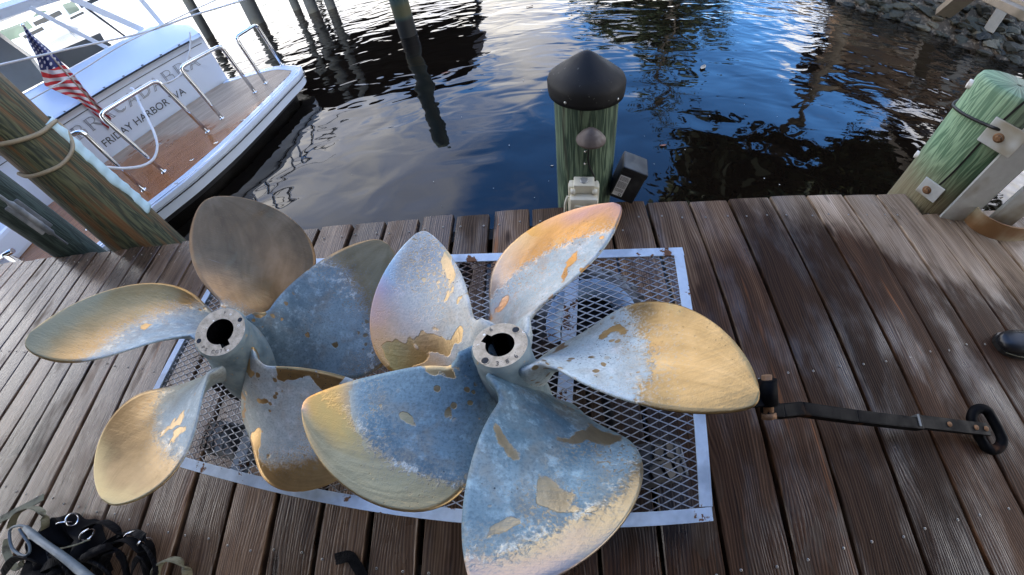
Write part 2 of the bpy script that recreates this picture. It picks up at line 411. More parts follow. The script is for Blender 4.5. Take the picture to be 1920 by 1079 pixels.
# tan boarded shed on the bank; only its broken brown mirror image shows on the water
M_siding = simple('tan brown siding', (.26, .17, .11), .8, scale=5, var=.35, bump=.3)
hs = empty('boat_shed', (13.2, 10.6, -.2), math.atan2(-4.0, 5.2), label='tan boarded shed on the bank, mirrored as brown ripples near the riprap', cat='shed')
MB().box((-3.2, .06, -.6), (3.2, 4.0, 3.3)).build('wall', M_roof, hs)
for k in range(14): MB().box((-3.2, -.0, -.5+k*.27), (3.2, .055, -.5+k*.27+.255)).build('plank', M_siding, hs)
MB().box((-2.0, -.03, .1), (-1.1, -.002, 2.1)).build('door', M_shed, hs); MB().box((.6, -.03, 1.0), (1.9, -.002, 2.0)).build('window', M_glassdk, hs)
MB().add([(-3.6, -.5, 3.2), (3.6, -.5, 3.2), (3.6, 4.5, 3.2), (-3.6, 4.5, 3.2), (-3.6, 2, 4.6), (3.6, 2, 4.6)], [(0, 1, 5, 4), (3, 4, 5, 2), (0, 4, 3), (1, 2, 5), (0, 3, 2, 1)]).build('roof', M_roof, hs)

# ================================================================== boathouse beyond the top edge: roof mirrored in the water
M_pile_far = simple('old dark piling', (.035, .040, .042), .8, scale=8, var=.4, bump=.3, dirt=(.06, .06, .05))
bo = empty('boathouse', (-5.5, 14.5, ZW), label='open boathouse with a broad brown roof on dark piles', cat='boathouse')
MB().add([(-4.6, -4.5, 2.9), (3.5, -4.2, 2.9), (3.2, 3.8, 3.0), (-4.6, 3.8, 3.0), (-4.6, 0, 4.3), (3.3, 0, 4.3)],
         [(0, 1, 5, 4), (3, 4, 5, 2), (0, 4, 3), (1, 2, 5), (0, 3, 2, 1)]).build('roof', M_roof, bo)
for x, y in ((-4.3, -3.9), (3.0, 3.5), (-4.3, 3.5)):
    MB().tube([(x, y, -1), (x, y, 2.93)], .14, 12).build('post', M_pile_far, bo)
for k, (px, py, r, lab) in enumerate(((484, 44, .21, 'stout pale piling standing in the glare beyond the yacht platform'), (557, 18, .12, 'thin dark piling, first of the three at the top edge beyond the yacht'),
                     (588, 22, .15, 'middle dark piling of the three at the top edge'), (622, 16, .12, 'last dark piling of the three at the top edge, nearest the lone post'))):
    q = at(px, py, ZW)
    e = tag(MB().lathe([(r, -1.2), (r*.98, .3), (r*.95, 2.2), (r*.7, 2.3), (.01, 2.32)], 14).build('mooring_pile', M_pile_far, None, (q.x, q.y, ZW)), lab, 'piling', 'pilings standing in the water')
def b_post(t):
    o = t.obj(); x, y, z = t.sep(o); n = t.noise(t.mapv(o, (9, 9, 1.2)), 2, 5, .6)
    c = t.mix(n, (.02, .035, .03), (.06, .10, .08)); c = t.mix(t.m('MULTIPLY', t.ss(z, .62, .50), t.ss(z, .30, .38)), c, (.085, .080, .035))
    c = t.mix(t.ss(z, .36, .26), c, (.012, .012, .010))
    return {'Base Color': c, 'Roughness': .6, 'Normal': t.bump(n, .5, .01)}
q = at(766, 66, ZW)
lp = empty('mooring_pile', (q.x, q.y, ZW), label='lone dark green post with yellow waterline stain, alone in open water', cat='piling', group='pilings standing in the water')
MB().lathe([(.15, -1.2), (.15, .4), (.14, 2.25), (.12, 2.31), (.01, 2.33)], 20).build('trunk', material('wet green post', b_post), lp)

# ================================================================== DOCK
def b_plank(t):
    o = t.obj(); r = t.rand(); p = t.pos(); px, py, pz = t.sep(p)
    g = t.comb(t.m('ADD', t.sep(o)[0], t.m('MULTIPLY', r, 37)), t.m('ADD', t.sep(o)[1], t.m('MULTIPLY', r, 91)), t.sep(o)[2])
    wob = t.noise(t.mapv(g, (3, 1.1, 1)), 1.5, 2, .5)
    gx = t.m('ADD', t.sep(g)[0], t.m('MULTIPLY', wob, .085))
    rings = t.noise(t.comb(t.m('MULTIPLY', gx, 46), t.m('MULTIPLY', t.sep(g)[1], .9), 0), 1.0, 3, .6, .25)
    ph_ = t.noise(t.mapv(g, (9, 1.0, 1)), 1.2, 3, .5, .3); ring2 = t.m('SINE', t.m('ADD', t.m('MULTIPLY', gx, 640), t.m('MULTIPLY', ph_, 26))); ring2 = t.m('MULTIPLY', t.m('ADD', ring2, 1), .5)
    fine = t.noise(t.mapv(g, (230, 6, 1)), 1, 3, .65)
    k1 = t.voro(t.mapv(g, (7.5, 2.1, 1)), 1.0); knot = t.ss(k1, .13, .03)
    blot = t.noise(t.mapv(g, (7, 1.6, 1)), 1.3, 4, .6, .5)
    grain = t.m('ADD', t.m('MULTIPLY', rings, .46), t.m('ADD', t.m('MULTIPLY', ring2, .15), t.m('ADD', t.m('MULTIPLY', fine, .17), t.m('MULTIPLY', blot, .30))))
    grain = t.m('SUBTRACT', grain, .03)
    grain = t.m('SUBTRACT', grain, t.m('MULTIPLY', knot, .25))
    # wet and dry: soaked boards right and front, weathered grey left and front, sun-bleached along the far right
    w1 = t.noise(p, 1.3, 4, .6); w2 = t.noise(t.mapv(p, (3.2, 1.2, 1)), 1.6, 4, .62)
    wet = t.m('ADD', t.ss(t.m('SUBTRACT', t.m('MULTIPLY', px, 1.0), t.m('MULTIPLY', py, .8)), -.55, .4), t.m('MULTIPLY', t.m('SUBTRACT', w1, .5), 1.4))
    dry = t.m('ADD', t.ss(t.m('ADD', t.m('MULTIPLY', px, .55), py), 1.10, 2.0), t.m('MULTIPLY', t.m('SUBTRACT', w2, .5), 1.2))
    tanL = t.ss(px, -2.4, -3.6)  # boards turn tan towards the far left
    grey = t.ramp(grain, [(.28, (.020, .011, .006)), (.45, (.084, .047, .027)), (.60, (.165, .103, .062)), (.78, (.33, .232, .150))])
    dark = t.ramp(grain, [(.28, (.009, .0045, .0025)), (.46, (.034, .016, .0085)), (.60, (.066, .032, .016)), (.78, (.135, .074, .040))])
    tan = t.ramp(grain, [(.28, (.075, .045, .027)), (.45, (.24, .165, .105)), (.60, (.42, .31, .215)), (.76, (.56, .45, .34))])
    c = t.mix(t.ss(wet, .35, .75), grey, dark)
    c = t.mix(t.ss(t.m('ADD', dry, t.m('MULTIPLY', tanL, .55)), .45, .95), c, tan)
    # rusty sap streaks along some boards
    st = t.noise(t.mapv(g, (16, .8, 1)), 1, 3, .6, .4)
    c = t.mix(t.m('MULTIPLY', t.ss(st, .62, .74), t.ss(r, .66, .72)), c, (.24, .09, .03))
    crk = t.noise(t.mapv(g, (75, .9, 1)), 1, 2, .5, .2); c = t.mix(t.m('MULTIPLY', t.ss(crk, .69, .72), .85), c, (.010, .007, .005))
    stain = t.ss(t.noise(t.mapv(p, (1.6, 1.0, 1)), 3.1, 5, .65, .4), .56, .70); c = t.mix(t.m('MULTIPLY', stain, .45), c, (.035, .023, .015))
    under = t.m('MULTIPLY', t.ss(t.m('ABSOLUTE', t.m('SUBTRACT', px, .10)), .36, .22), t.ss(t.m('ABSOLUTE', t.m('SUBTRACT', py, .22)), .42, .30)); c = t.mix(t.m('MULTIPLY', under, .85), c, (.012, .008, .006))  # wet-dark boards, with the cart's shade painted into their colour
    # scrubbed wet patches with a hard outline
    pt = t.noise(t.mapv(p, (2.2, 1.1, 1)), 1.7, 3, .5, .6)
    c = t.mix(t.m('MULTIPLY', t.ss(pt, .655, .662), t.ss(py, .1, -.1)), c, (.050, .030, .018))
    c = t.mix(t.m('MULTIPLY', knot, .8), c, (.035, .018, .010))
    tone = t.m('ADD', .60, t.m('MULTIPLY', r, .78)); sc_ = t.new('ShaderNodeVectorMath', operation='SCALE'); t.l.new(c, sc_.inputs[0]); t.l.new(tone, sc_.inputs['Scale'])
    film = t.m('ADD', w2, t.ss(px, .2, -1.2, 0, .17))
    rough = t.ss(film, .42, .66, .62, .26)
    rough = t.m('ADD', rough, t.m('MULTIPLY', t.ss(dry, .45, .9), .2), clamp=True)
    return {'Base Color': sc_.outputs[0], 'Roughness': rough, 'Specular IOR Level': t.ss(film, .46, .66, .12, .55),
            'Normal': t.bump(t.m('ADD', grain, t.m('MULTIPLY', fine, .25)), .75, .0045)}
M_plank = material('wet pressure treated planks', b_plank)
M_beam = simple('dock framing', (.05, .035, .025), .85, scale=8, bump=.4)
M_screw = simple('galvanised screw heads', (.40, .38, .34), .35, .6, scale=300, var=.3)
gaps = [-2.92, -2.735, -2.55, -2.365, -2.179, -1.974, -1.757, -1.54, -1.332, -1.138, -.944, -.765, -.589, -.424, -.254, -.078, .09, .262, .44, .643, .84, 1.064, 1.279, 1.507, 1.73, 1.95]
x = -2.92
while x > -5.6: x -= .185; gaps.insert(0, x)
x = 1.95
while x < 4.2: x += .205; gaps.append(x)
dock = empty('dock', (0, 0, 0)); dock['kind'] = 'structure'
dock_x = [(gaps[i], gaps[i+1]) for i in range(len(gaps)-1)]
YB = -1.9
def plank_end(xc):
    e = 1.157+.006*math.sin(xc*23)+.004*math.sin(xc*57)
    if .03 < xc < .30: e = 1.06
    elif xc > 2.02: e = 1.0-.0*(xc-2.02)
    return e
for i, (x0, x1) in enumerate(dock_x):
    xc = (x0+x1)/2; g = .0065 if xc > 0 else (.011 if xc > -2.3 else .009); w = x1-x0-2*g; ye = plank_end(xc); n = 12
    hw = w/2; e = .005; vs = []; fs = []
    prof = [(-hw, -.036), (-hw, -e), (-hw+e*.7, -.0012), (-hw*.5, .0006), (hw*.5, .0006), (hw-e*.7, -.0012), (hw, -e), (hw, -.036)]
    for k in range(n+1):
        y = YB+(ye-YB)*k/n; jx = .0018*math.sin(i*3.3+k*1.1); jz = .0012*math.sin(i*1.9+k*.8)+(i*7 % 5-2)*.0005
        if k == n: jz -= .002
        for j, (a, b) in enumerate(prof): vs.append((a+jx+(.0012*math.sin(k*2.3+j+i)), y, b+jz))
    K = 8
    for k in range(n):
        for j in range(K): fs.append((k*K+j, k*K+(j+1) % K, (k+1)*K+(j+1) % K, (k+1)*K+j))
    fs += [tuple(range(K))[::-1], tuple(n*K+j for j in range(K))]
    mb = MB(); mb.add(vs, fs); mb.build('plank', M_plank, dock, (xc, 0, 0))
# clipped corner board by the green pile, three joists and the outer rim
for y in (1.06, .32, -.24, -.9, -1.5):
    MB().box((-5.6, y-.03, -.22), (2.0 if y > 1 else 4.2, y+.03, -.0375)).build('joist', M_beam, dock)
mb = MB()
for i, (x0, x1) in enumerate(dock_x):
    for yy in (lambda x: 1.083 if x < .1 else 1.083-.045*x, lambda x: .335-.02*x, lambda x: -.215-.025*max(x, -1)+(.02*x if x < -1 else 0), lambda x: -.9, lambda x: -1.5):
        for fr in (.22, .76):
            xs = x0+(x1-x0)*(fr+random.uniform(-.06, .06)); ys = yy(xs)+random.uniform(-.008, .008)
            if .0 < xs < .33 and ys > 1.0: ys = 1.0
            if xs > 2.0 and ys > .9: ys = .93
            mb.lathe([(.0043, .0005), (.0041, .0026), (.0025, .0032), (.0018, .0014)], 8, (xs, ys, 0), smooth=False)
tag(mb.build('screws', M_screw, dock), kind='stuff')

# ================================================================== piles
def b_greenpile(dark, light, brown, bamt, seed, orient=1.0):
    def f(t):
        o = t.obj(); x, y, z = t.sep(o); th = t.m('ARCTAN2', y, x)
        u = t.comb(t.m('MULTIPLY', t.m('COSINE', th), 2), t.m('MULTIPLY', t.m('SINE', th), 2), t.m('MULTIPLY', z, 1.3))
        n1 = t.noise(t.mapv(u, (1, 1, .8)), 1.3, 3, .55, 1.0, w=seed); gr = t.noise(t.mapv(u, (5, 5, .9)), 2.2, 4, .6, .6, w=seed)
        band = t.m('MULTIPLY', t.m('ADD', t.m('SINE', t.m('MULTIPLY', n1, 46)), 1), .5)
        v = t.m('ADD', t.m('MULTIPLY', band, .42), t.m('MULTIPLY', gr, .58))
        c = t.ramp(v, [(.28, dark), (.52, tuple((a+b)/2 for a, b in zip(dark, light))), (.72, light)])
        b_ = t.ss(t.noise(t.mapv(u, (1.4, 1.4, .8)), 1.5, 4, .6, .3, w=seed+5), .62-bamt, .78-bamt)
        c = t.mix(b_, c, t.mix(gr, tuple(k*.45 for k in brown), brown))
        ck = t.noise(t.mapv(u, (7, 7, .35)), 1.5, 2, .5, .3, w=seed+9); crack = t.ss(ck, .70, .74) if bamt > .01 else 0.0
        c = t.mix(crack, c, (.012, .010, .008))
        return {'Base Color': c, 'Roughness': .62, 'Normal': t.bump(t.m('SUBTRACT', v, t.m('MULTIPLY', crack, .8)), .6, .006)}
    return f
M_galv = simple('galvanised steel', (.62, .66, .66), .5, .25, scale=22, var=.25, bump=.15, dirt=(.34, .30, .22), dirt_amt=.6)
M_rust = simple('rusty bolt', (.30, .17, .09), .7, .5, scale=120, var=.5, bump=.5)
def bolt(mb, c, n, r=.014, h=.016):
    n = Vector(n).normalized(); q = n.to_track_quat('Z', 'Y').to_matrix().to_4x4(); q.translation = Vector(c)
    mb.lathe([(r*1.7, 0), (r*1.7, .003), (r*1.05, .0032)], 14, M=q); mb.lathe([(r, .002), (r, h), (r*.8, h+.002), (.0005, h+.002)], 6, M=q, smooth=False)

# black capped pile with light, outlet and transformer
PC = Vector((.172, 1.262, 0)); PR = .122
cp = empty('mooring_pile', (PC.x, PC.y, ZW), label='green weathered pile under a black cone cap, at the dock edge', cat='piling')
Mp = material('green piling centre', b_greenpile((.028, .060, .040), (.17, .24, .155), (.05, .035, .02), .06, 2.0))
MB().lathe([(PR*1.07, -1.2), (PR*1.04, .3), (PR*1.01, .9), (PR*1.0, 1.42)], 40, jitter=.008).build('trunk', Mp, cp)
def b_cap(t):
    o = t.obj(); n = t.noise(o, 9, 5, .6); n2 = t.noise(o, 60, 3, .6)
    c = t.mix(n, (.005, .0055, .006), (.018, .018, .019)); c = t.mix(t.ss(n2, .67, .74), c, (.14, .14, .13))
    return {'Base Color': c, 'Specular IOR Level': .35, 'Roughness': t.ss(n, .3, .7, .52, .72), 'Normal': t.bump(n2, .25, .002)}
M_cap = material('black plastic cap', b_cap)
zc = 1.385
MB().lathe([(PR*1.12, zc-.024), (PR*1.15, zc-.030), (PR*1.17, zc-.014), (PR*1.175, zc+.022), (PR*1.13, zc+.036), (PR*.90, zc+.058), (PR*.58, zc+.088), (PR*.28, zc+.114), (PR*.15, zc+.124), (PR*.07, zc+.128), (.001, zc+.129)], 48).build('cap', M_cap, cp)
M_nail = simple('bright nail', (.7, .7, .65), .3, .8, scale=90)
for a in (R_(-128), R_(-48), R_(35)):
    d = Vector((math.cos(a), math.sin(a), 0)); q = d.to_track_quat('Z', 'Y').to_matrix().to_4x4(); q.translation = d*PR*1.17+Vector((0, 0, zc-.008)); MB().lathe([(.005, 0), (.005, .003), (.0005, .004)], 8, M=q).build('nail', M_nail, cp)
def onpile(a, z, off=0.): return PC+Vector((math.cos(a)*(PR+off), math.sin(a)*(PR+off), z))
af = R_(-91)
# cone shaded light
lf = empty('pile_light', tuple(onpile(af, .395)), af+R_(90), label='small brown cone hooded light screwed to the capped pile', cat='light')
M_brown = simple('brown powder coat', (.13, .105, .095), .6, .2, scale=70, var=.35, dirt=(.3, .27, .24), dirt_amt=.4)
MB().lathe([(.052, .0), (.054, .004), (.053, .010), (.036, .032), (.012, .052), (.001, .056)], 30, (0, -.042, 0)).build('hood', M_brown, lf)
MB().lathe([(.001, -.028), (.020, -.026), (.024, .0), (.024, .004)], 16, (0, -.038, 0)).build('lens', simple('frosted lens', (.35, .33, .3), .3), lf)
MB().box((-.02, -.012, -.03), (.02, .01, .02), bev=.003).build('bracket', M_brown, lf)
M_cord = simple('black rubber cord', (.012, .012, .012), .45)
pts = [onpile(af, .375, .03), onpile(af, .35, .006), onpile(af-.02, .29, .006), onpile(af+.02, .25, .006), onpile(af+.16, .20, .008), onpile(af+.22, .16, .02), onpile(af+.24, .12, .03)]
tag(MB().tube(smoothpath(pts), .0035, 8).build('power_cord', M_cord), 'thin black cord running down the capped pile from the cone light', 'cord')
for z, lab in ((.315, 'small bright cord clip on the capped pile, upper one'), (.255, 'small bright cord clip on the capped pile, just above the outlet box')):
    q = Vector((0, -1, 0)).to_track_quat('Z', 'Y').to_matrix().to_4x4(); q.translation = onpile(af-.11, z, -.001)
    tag(MB().lathe([(.006, 0), (.006, .003), (.003, .005), (.0005, .005)], 10, M=q).build('cord_clip', M_nail), lab, 'clip')
# outlet box
ob = empty('outlet_box', tuple(onpile(af-.13, .095, .022)), R_(-6), label='cream weatherproof outlet box with ribbed flip cover on the capped pile', cat='outlet')
M_cream = simple('cream plastic', (.74, .71, .58), .42, scale=25, var=.12, dirt=(.35, .33, .27), dirt_amt=.25)
MB().box((-.052, -.02, -.10), (.052, .018, .065), bev=.012).build('base', M_cream, ob)
cvr = MB().box((-.047, -.062, -.098), (.047, -.020, .045), bev=.014).build('cover', M_cream, ob)
MB().box((-.030, -.0675, -.085), (.030, -.0615, .02), bev=.004).build('cover_panel', M_cream, cvr)
MB().box((-.022, -.072, -.055), (.022, -.067, .0), bev=.003).build('cover_rib', M_cream, cvr)
MB().box((-.034, -.034, .045), (.034, .012, .082), bev=.004).build('top_hub', M_cream, ob)
for s in (-1, 1): MB().tube([(s*.036-.008, -.035, .056), (s*.036+.008, -.035, .056)], .010, 12).build('hinge', M_cream, ob)
MB().tube(smoothpath([(-.052, -.03, .03), (-.061, -.04, .0), (-.061, -.042, -.07), (-.056, -.035, -.09)]), .005, 8).build('latch', M_cream, ob)
MB().lathe([(.0145, .0), (.0145, .0035), (.010, .0045), (.0005, .0045)], 20, (0, -.010, .0815)).build('plug', simple('grey plug', (.42, .43, .42), .4, .4), ob)
ob.scale = (1.22, 1.22, 1.22)
# transformer box
M_blk = simple('glossy black housing', (.009, .010, .012), .5, scale=40, var=.3, dirt=(.05, .05, .05), dirt_amt=.2)
tb = empty('transformer', tuple(PC+Vector((.185, -.05, .105))), rot=(R_(-10), R_(17), R_(-16)), label='black low voltage transformer box with a white rating label, beside the outlet', cat='transformer')
MB().box((-.055, -.075, -.075), (.055, .065, .075), bev=.006).build('housing', M_blk, tb)
MB().box((-.053, -.078, .058), (.057, .068, .084), bev=.006).build('lid', M_blk, tb)
lb = MB().box((-.048, -.0775, -.058), (-.004, -.0755, .044)).build('rating_label', simple('white label', (.72, .73, .74), .45, scale=60, var=.08), tb)
M_ink = simple('label ink', (.05, .05, .06), .6)
mb = MB(); rs = random.Random(3)
for r in range(15):
    z = .038-r*.0052; xx = -.045
    while xx < -.010:
        w = rs.uniform(.002, .006)
        if r not in (4, 11): mb.box((xx, -.0782, z-.0011), (min(xx+w, -.008), -.0776, z+.0011))
        xx += w+.0016
mb.lathe([(.0065, .0), (.0065, .0007), (.0045, .0007), (.0045, 0)], 16, M=Matrix.Translation((-.016, -.0776, -.050)) @ Matrix.Rotation(R_(90), 4, 'X'))
mb.build('print', M_ink, lb)
tag(MB().tube(smoothpath([PC+Vector((.20, -.03, -.03)), PC+Vector((.20, -.05, -.10)), PC+Vector((.18, -.04, -.2)), PC+Vector((.14, -.03, -.33))]), .006, 8).build('power_cord', M_cord), 'thick black cord hanging below the transformer box', 'cord')

# big left pile leaning over the yacht, with rope and pale strip
def pile(name, x, y, r, h, mat, tap=0., **kw):
    e = empty(name, (x, y, ZW), **kw)
    MB().lathe([(r*1.03, -1.2), (r*1.02, .4), (r, .85)]+([(r*(1-tap*.5), 1.25), (r*(1-tap), 1.65)] if h > 2 else [(r, 1.15)])+[(r*(1-tap)*.99, h-.03), (r*.93*(1-tap), h-.004), (r*.88*(1-tap), h), (.01, h+.004)], 44, jitter=.01).build('trunk', mat, e)
    return e
M_pl = material('green brown piling', b_greenpile((.018, .030, .022), (.105, .115, .062), (.19, .100, .040), .16, 7.0))
BX, BY, BR = -2.862, 1.345, .196
bp = pile('mooring_pile', BX, BY, BR, 3.2, M_pl, tap=.2, label='thick brown and green pile wrapped with rope, next to the yacht platform', cat='piling')
M_pl2 = material('dark green piling', b_greenpile((.016, .032, .030), (.060, .095, .085), (.08, .05, .03), .02, 17.0))
B2 = (-3.72, 1.30, .135)
bp2 = pile('mooring_pile', B2[0], B2[1], B2[2], 2.6, M_pl2, label='thin dark green pile behind the thick one, with a dock cleat on it', cat='piling')
# pale blue chafe strip down the yacht side of the big pile
M_strip = simple('pale blue rubber strip', (.48, .68, .76), .55, scale=14, var=.15, bump=.25, dirt=(.55, .62, .62), dirt_amt=.3)
azv = math.atan2(BY, BX)                                     # from the camera axis to the pile
aR = azv-R_(90)+R_(-20)                                          # silhouette on the right in the photo
mb = MB(); K = 40; vs = []; fs = []
BRz = lambda z: BR*(1-.2*min(max((z)/.8, 0), 1))
for k in range(K+1):
    z = .045+.78*k/K; w = .135+.012*math.sin(k*.5)+.008*math.sin(k*1.3); 
    for j, (s, o) in enumerate(((-1, .0), (-.8, .016), (0, .024+.006*math.sin(k*1.3)), (.8, .016), (1, .0))):
        a = aR+s*w/BR*.62+.05*math.sin(k*.23); vs.append((BX+(BRz(z)+o-.004)*math.cos(a), BY+(BRz(z)+o-.004)*math.sin(a), z+.01*s*math.sin(k)))
for k in range(K):
    for j in range(4): fs.append((k*5+j, k*5+j+1, k*5+j+6, k*5+j+5))
mb.add(vs, fs, True); st = mb.build('chafe_strip', M_strip); tag(st, 'wavy pale blue rubber strip nailed down the side of the thick pile', 'chafe strip')
mod = st.modifiers.new('t', 'SOLIDIFY'); mod.thickness = .006
M_rope = simple('old tan rope', (.34, .29, .20), .85, scale=160, var=.35, bump=.6)
M_ropew = simple('white dock line', (.70, .72, .74), .7, scale=160, var=.12, bump=.5)
def onbig(a, z, off=.012): return Vector((BX+(BRz(z)+off)*math.cos(a), BY+(BRz(z)+off)*math.sin(a), z))
af2 = math.atan2(-BY, -BX)
rp = [onbig(af2+R_(d), z) for d, z in ((105, .74), (80, .76), (55, .765), (20, .77), (-15, .765), (-50, .78), (-90, .82), (-130, .86))]
rp = [onbig(af2+R_(a_), z_) for a_, z_ in ((-100, .93), (-60, .88), (-20, .84), (20, .805), (60, .80), (88, .79))]
rq = [onbig(af2+R_(a_), z_) for a_, z_ in ((88, .78), (70, .70), (40, .64), (5, .62), (-30, .64), (-60, .66), (-95, .68))]
tag(MB().tube(smoothpath(rp), .013, 10).build('rope', M_rope), 'upper turn of tan rope round the thick pile', 'rope')
tag(MB().tube(smoothpath(rq), .012, 10).build('rope', M_rope), 'lower sagging loop of tan rope round the thick pile', 'rope')
# cleat between the two piles
M_cleat = simple('corroded cleat', (.24, .27, .30), .6, .5, scale=30, var=.4, bump=.5, dirt=(.5, .52, .54), dirt_amt=.5)
n2 = Vector((-B2[0], -B2[1], 0)).normalized(); tcl = Vector((-n2.y, n2.x, 0))
cpos = Vector((B2[0], B2[1], 0))+n2*(B2[2]+.0)
cl = empty('dock_cleat', tuple(cpos+Vector((0, 0, .33))), math.atan2(n2.y, n2.x)+R_(90), label='corroded grey horn cleat bolted upright on the thin dark pile', cat='cleat')
MB().box((-.05, -.012, -.14), (.05, .014, .14), bev=.008).build('base', M_cleat, cl)
for z in (-.07, .07): MB().lathe([(.028, 0), (.02, .02), (.022, .055)], 14, M=Matrix.Translation((0, -.01, z)) @ Matrix.Rotation(R_(90), 4, 'X')).build('stem', M_cleat, cl)
MB().tube(smoothpath([(0, -.058, -.29), (0, -.066, -.15), (0, -.07, 0), (0, -.066, .15), (0, -.05, .27)]), [.008]*6+[.022]*13+[.012]*6, 12).build('horn', M_cleat, cl)

# green right pile, cracked, with the galvanised guide
RX, RY, RR = 2.125, 1.155, .165
def b_gp(t):
    d = b_greenpile((.075, .165, .090), (.26, .40, .245), (.30, .26, .18), .0, 11.0)(t)
    o = t.obj(); x, y, z = t.sep(o); gr = t.noise(t.mapv(o, (30, 30, 3)), 1, 3, .6)
    c = t.mix(t.ss(z, 1.16, .86, 0, .85), d['Base Color'], t.mix(gr, (.13, .09, .05), (.30, .24, .15)))
    grey = t.m('MULTIPLY', t.m('MULTIPLY', t.ss(z, 1.18, 1.38), t.ss(t.m('ADD', x, t.m('MULTIPLY', y, -.6)), -.12, .10)), .6)
    d['Base Color'] = t.mix(grey, c, t.mix(gr, (.15, .14, .11), (.34, .32, .27))); return d
M_gp = material('bright green piling', b_gp)
gp = pile('mooring_pile', RX, RY, RR, 1.505, M_gp, label='bright green split pile beside the galvanised guide frame', cat='piling')
afr = math.atan2(-RY, -RX)
def onr(a, z, off=.0): return Vector((RX+(RR+off)*math.cos(a), RY+(RR+off)*math.sin(a), z))
mb = MB(); cr = [onr(afr+R_(2)+.16*math.sin(k*.33)*.25+R_(k*.9), .06+k*.031, .0005) for k in range(20)]
mb.ribbon(cr, .009, .003, ups=[(math.cos(afr), math.sin(afr), 0)]*20)
mb.v = [tuple(Vector(v)-Vector((RX, RY, ZW))) for v in mb.v]; mb.build('crack', simple('open split', (.008, .007, .006), .95), gp)
M_pvc = simple('dirty white plastic', (.66, .64, .6), .5, scale=60)
for z, a, lab in ((.585, -76, 'white plastic ferrule high on the edge of the bright green pile'), (.155, -80, 'small white plastic ferrule low on the edge of the bright green pile')):
    d = Vector((math.cos(afr+R_(a)), math.sin(afr+R_(a)), 0)); q = d.to_track_quat('Z', 'Y').to_matrix().to_4x4(); q.translation = onr(afr+R_(a), z)
    tag(MB().lathe([(.022, -.003), (.022, .014), (.013, .016), (.010, .004), (.0005, .003)], 18, M=q).build('ferrule', M_pvc), lab, 'ferrule')
cab = [onr(afr+R_(a), z, .009) for a, z in ((-150, .49), (-110, .475), (-85, .465), (-60, .475), (-30, .49), (0, .505), (25, .515))]+[Vector((2.35, .92, .52)), Vector((2.9, .85, .55))]
tag(MB().tube(smoothpath(cab), .0075, 10).build('cable', M_cord), 'black cable looped round the bright green pile', 'cable')
gf = empty('pile_guide', (2.2, 1.0, 0), label='galvanised channel frame bolted to the green pile, rusty hoop at its foot', cat='steel frame')
def G(mb, name, mat=M_galv): 
    mb.v = [tuple(Vector(v)-Vector((2.2, 1.0, 0))) for v in mb.v]; return mb.build(name, mat, gf)
# direction along the pile face towards the right of the photo
nf = Vector((math.cos(afr), math.sin(afr), 0)); tf = Vector((nf.y, -nf.x, 0)) * -1
if ray(1900, 300).cross(ray(1700, 300)).z < 0: tf = -tf
right = Vector((-nf.y, nf.x, 0)); 
if right.x < 0: right = -right
FC = Vector((RX, RY, 0))+nf*(RR+.008)
def P(u, v, z): return FC+right*u+nf*v+Vector((0, 0, z))
for z0, z1, u0, u1 in ((.055, .150, -.055, .055), (.43, .555, .01, .16)):
    mb = MB(); M = Matrix((right, nf, Vector((0, 0, 1)))).transposed().to_4x4(); M.translation = FC
    mb.box((u0, -.005, z0), (u1, .005, z1), M, .004); pl_ = G(mb, 'plate')
    mb = MB(); bolt(mb, P((u0+u1)/2-.012, .005, (z0+z1)/2-.008), nf, .013, .018); mb.v = [tuple(Vector(v)-Vector((2.2, 1.0, 0))) for v in mb.v]; mb.build('bolt', M_rust, pl_)
r3 = Vector((.97, -.24, 0)).normalized(); n3_ = Vector((-.24, -.97, 0)).normalized()
M = Matrix((r3, -n3_, Vector((0, 0, 1)))).transposed().to_4x4(); M.translation = at(1757, 392, 0)+n3_*.055
G(MB().box((-.01, -.006, -.30), (.175, .006, 1.5), M, .003), 'channel_web')
G(MB().box((.163, -.006, -.30), (.175, .09, 1.5), M, .003), 'channel_flange')
G(MB().box((.265, -.02, .035), (.43, .0, 1.5), M, .003), 'guide_post')
G(MB().box((.415, .0, .035), (.43, .08, 1.5), M, .003), 'guide_flange')
G(MB().tube([M @ Vector((.215, .12, -.3)), M @ Vector((.215, .12, 1.4))], .035, 14), 'guide_rod', simple('dark grey steel', (.16, .18, .20), .5, .5, scale=20))  # dark grey tube between channel and post
# hoop of flat bar standing on the deck
hc = at(1905, 385, .06); M_hoop = simple('rust stained cream hoop', (.50, .44, .30), .55, .3, scale=20, var=.3, bump=.2, dirt=(.26, .14, .06), dirt_amt=.75)
hp = [(at(1826, 372, .065)), at(1818, 392, .06), at(1830, 412, .06), at(1855, 428, .06), at(1885, 438, .06), at(1920, 440, .06), at(1960, 432, .06)]
hp = smoothpath(hp, 5)
G(MB().ribbon(hp, .10, .010, ups=[(lambda d: Vector((-d.y, d.x, 0)))((hp[min(i+1, len(hp)-1)]-hp[max(i-1, 0)]).normalized()) for i in range(len(hp))]), 'hoop', M_hoop)

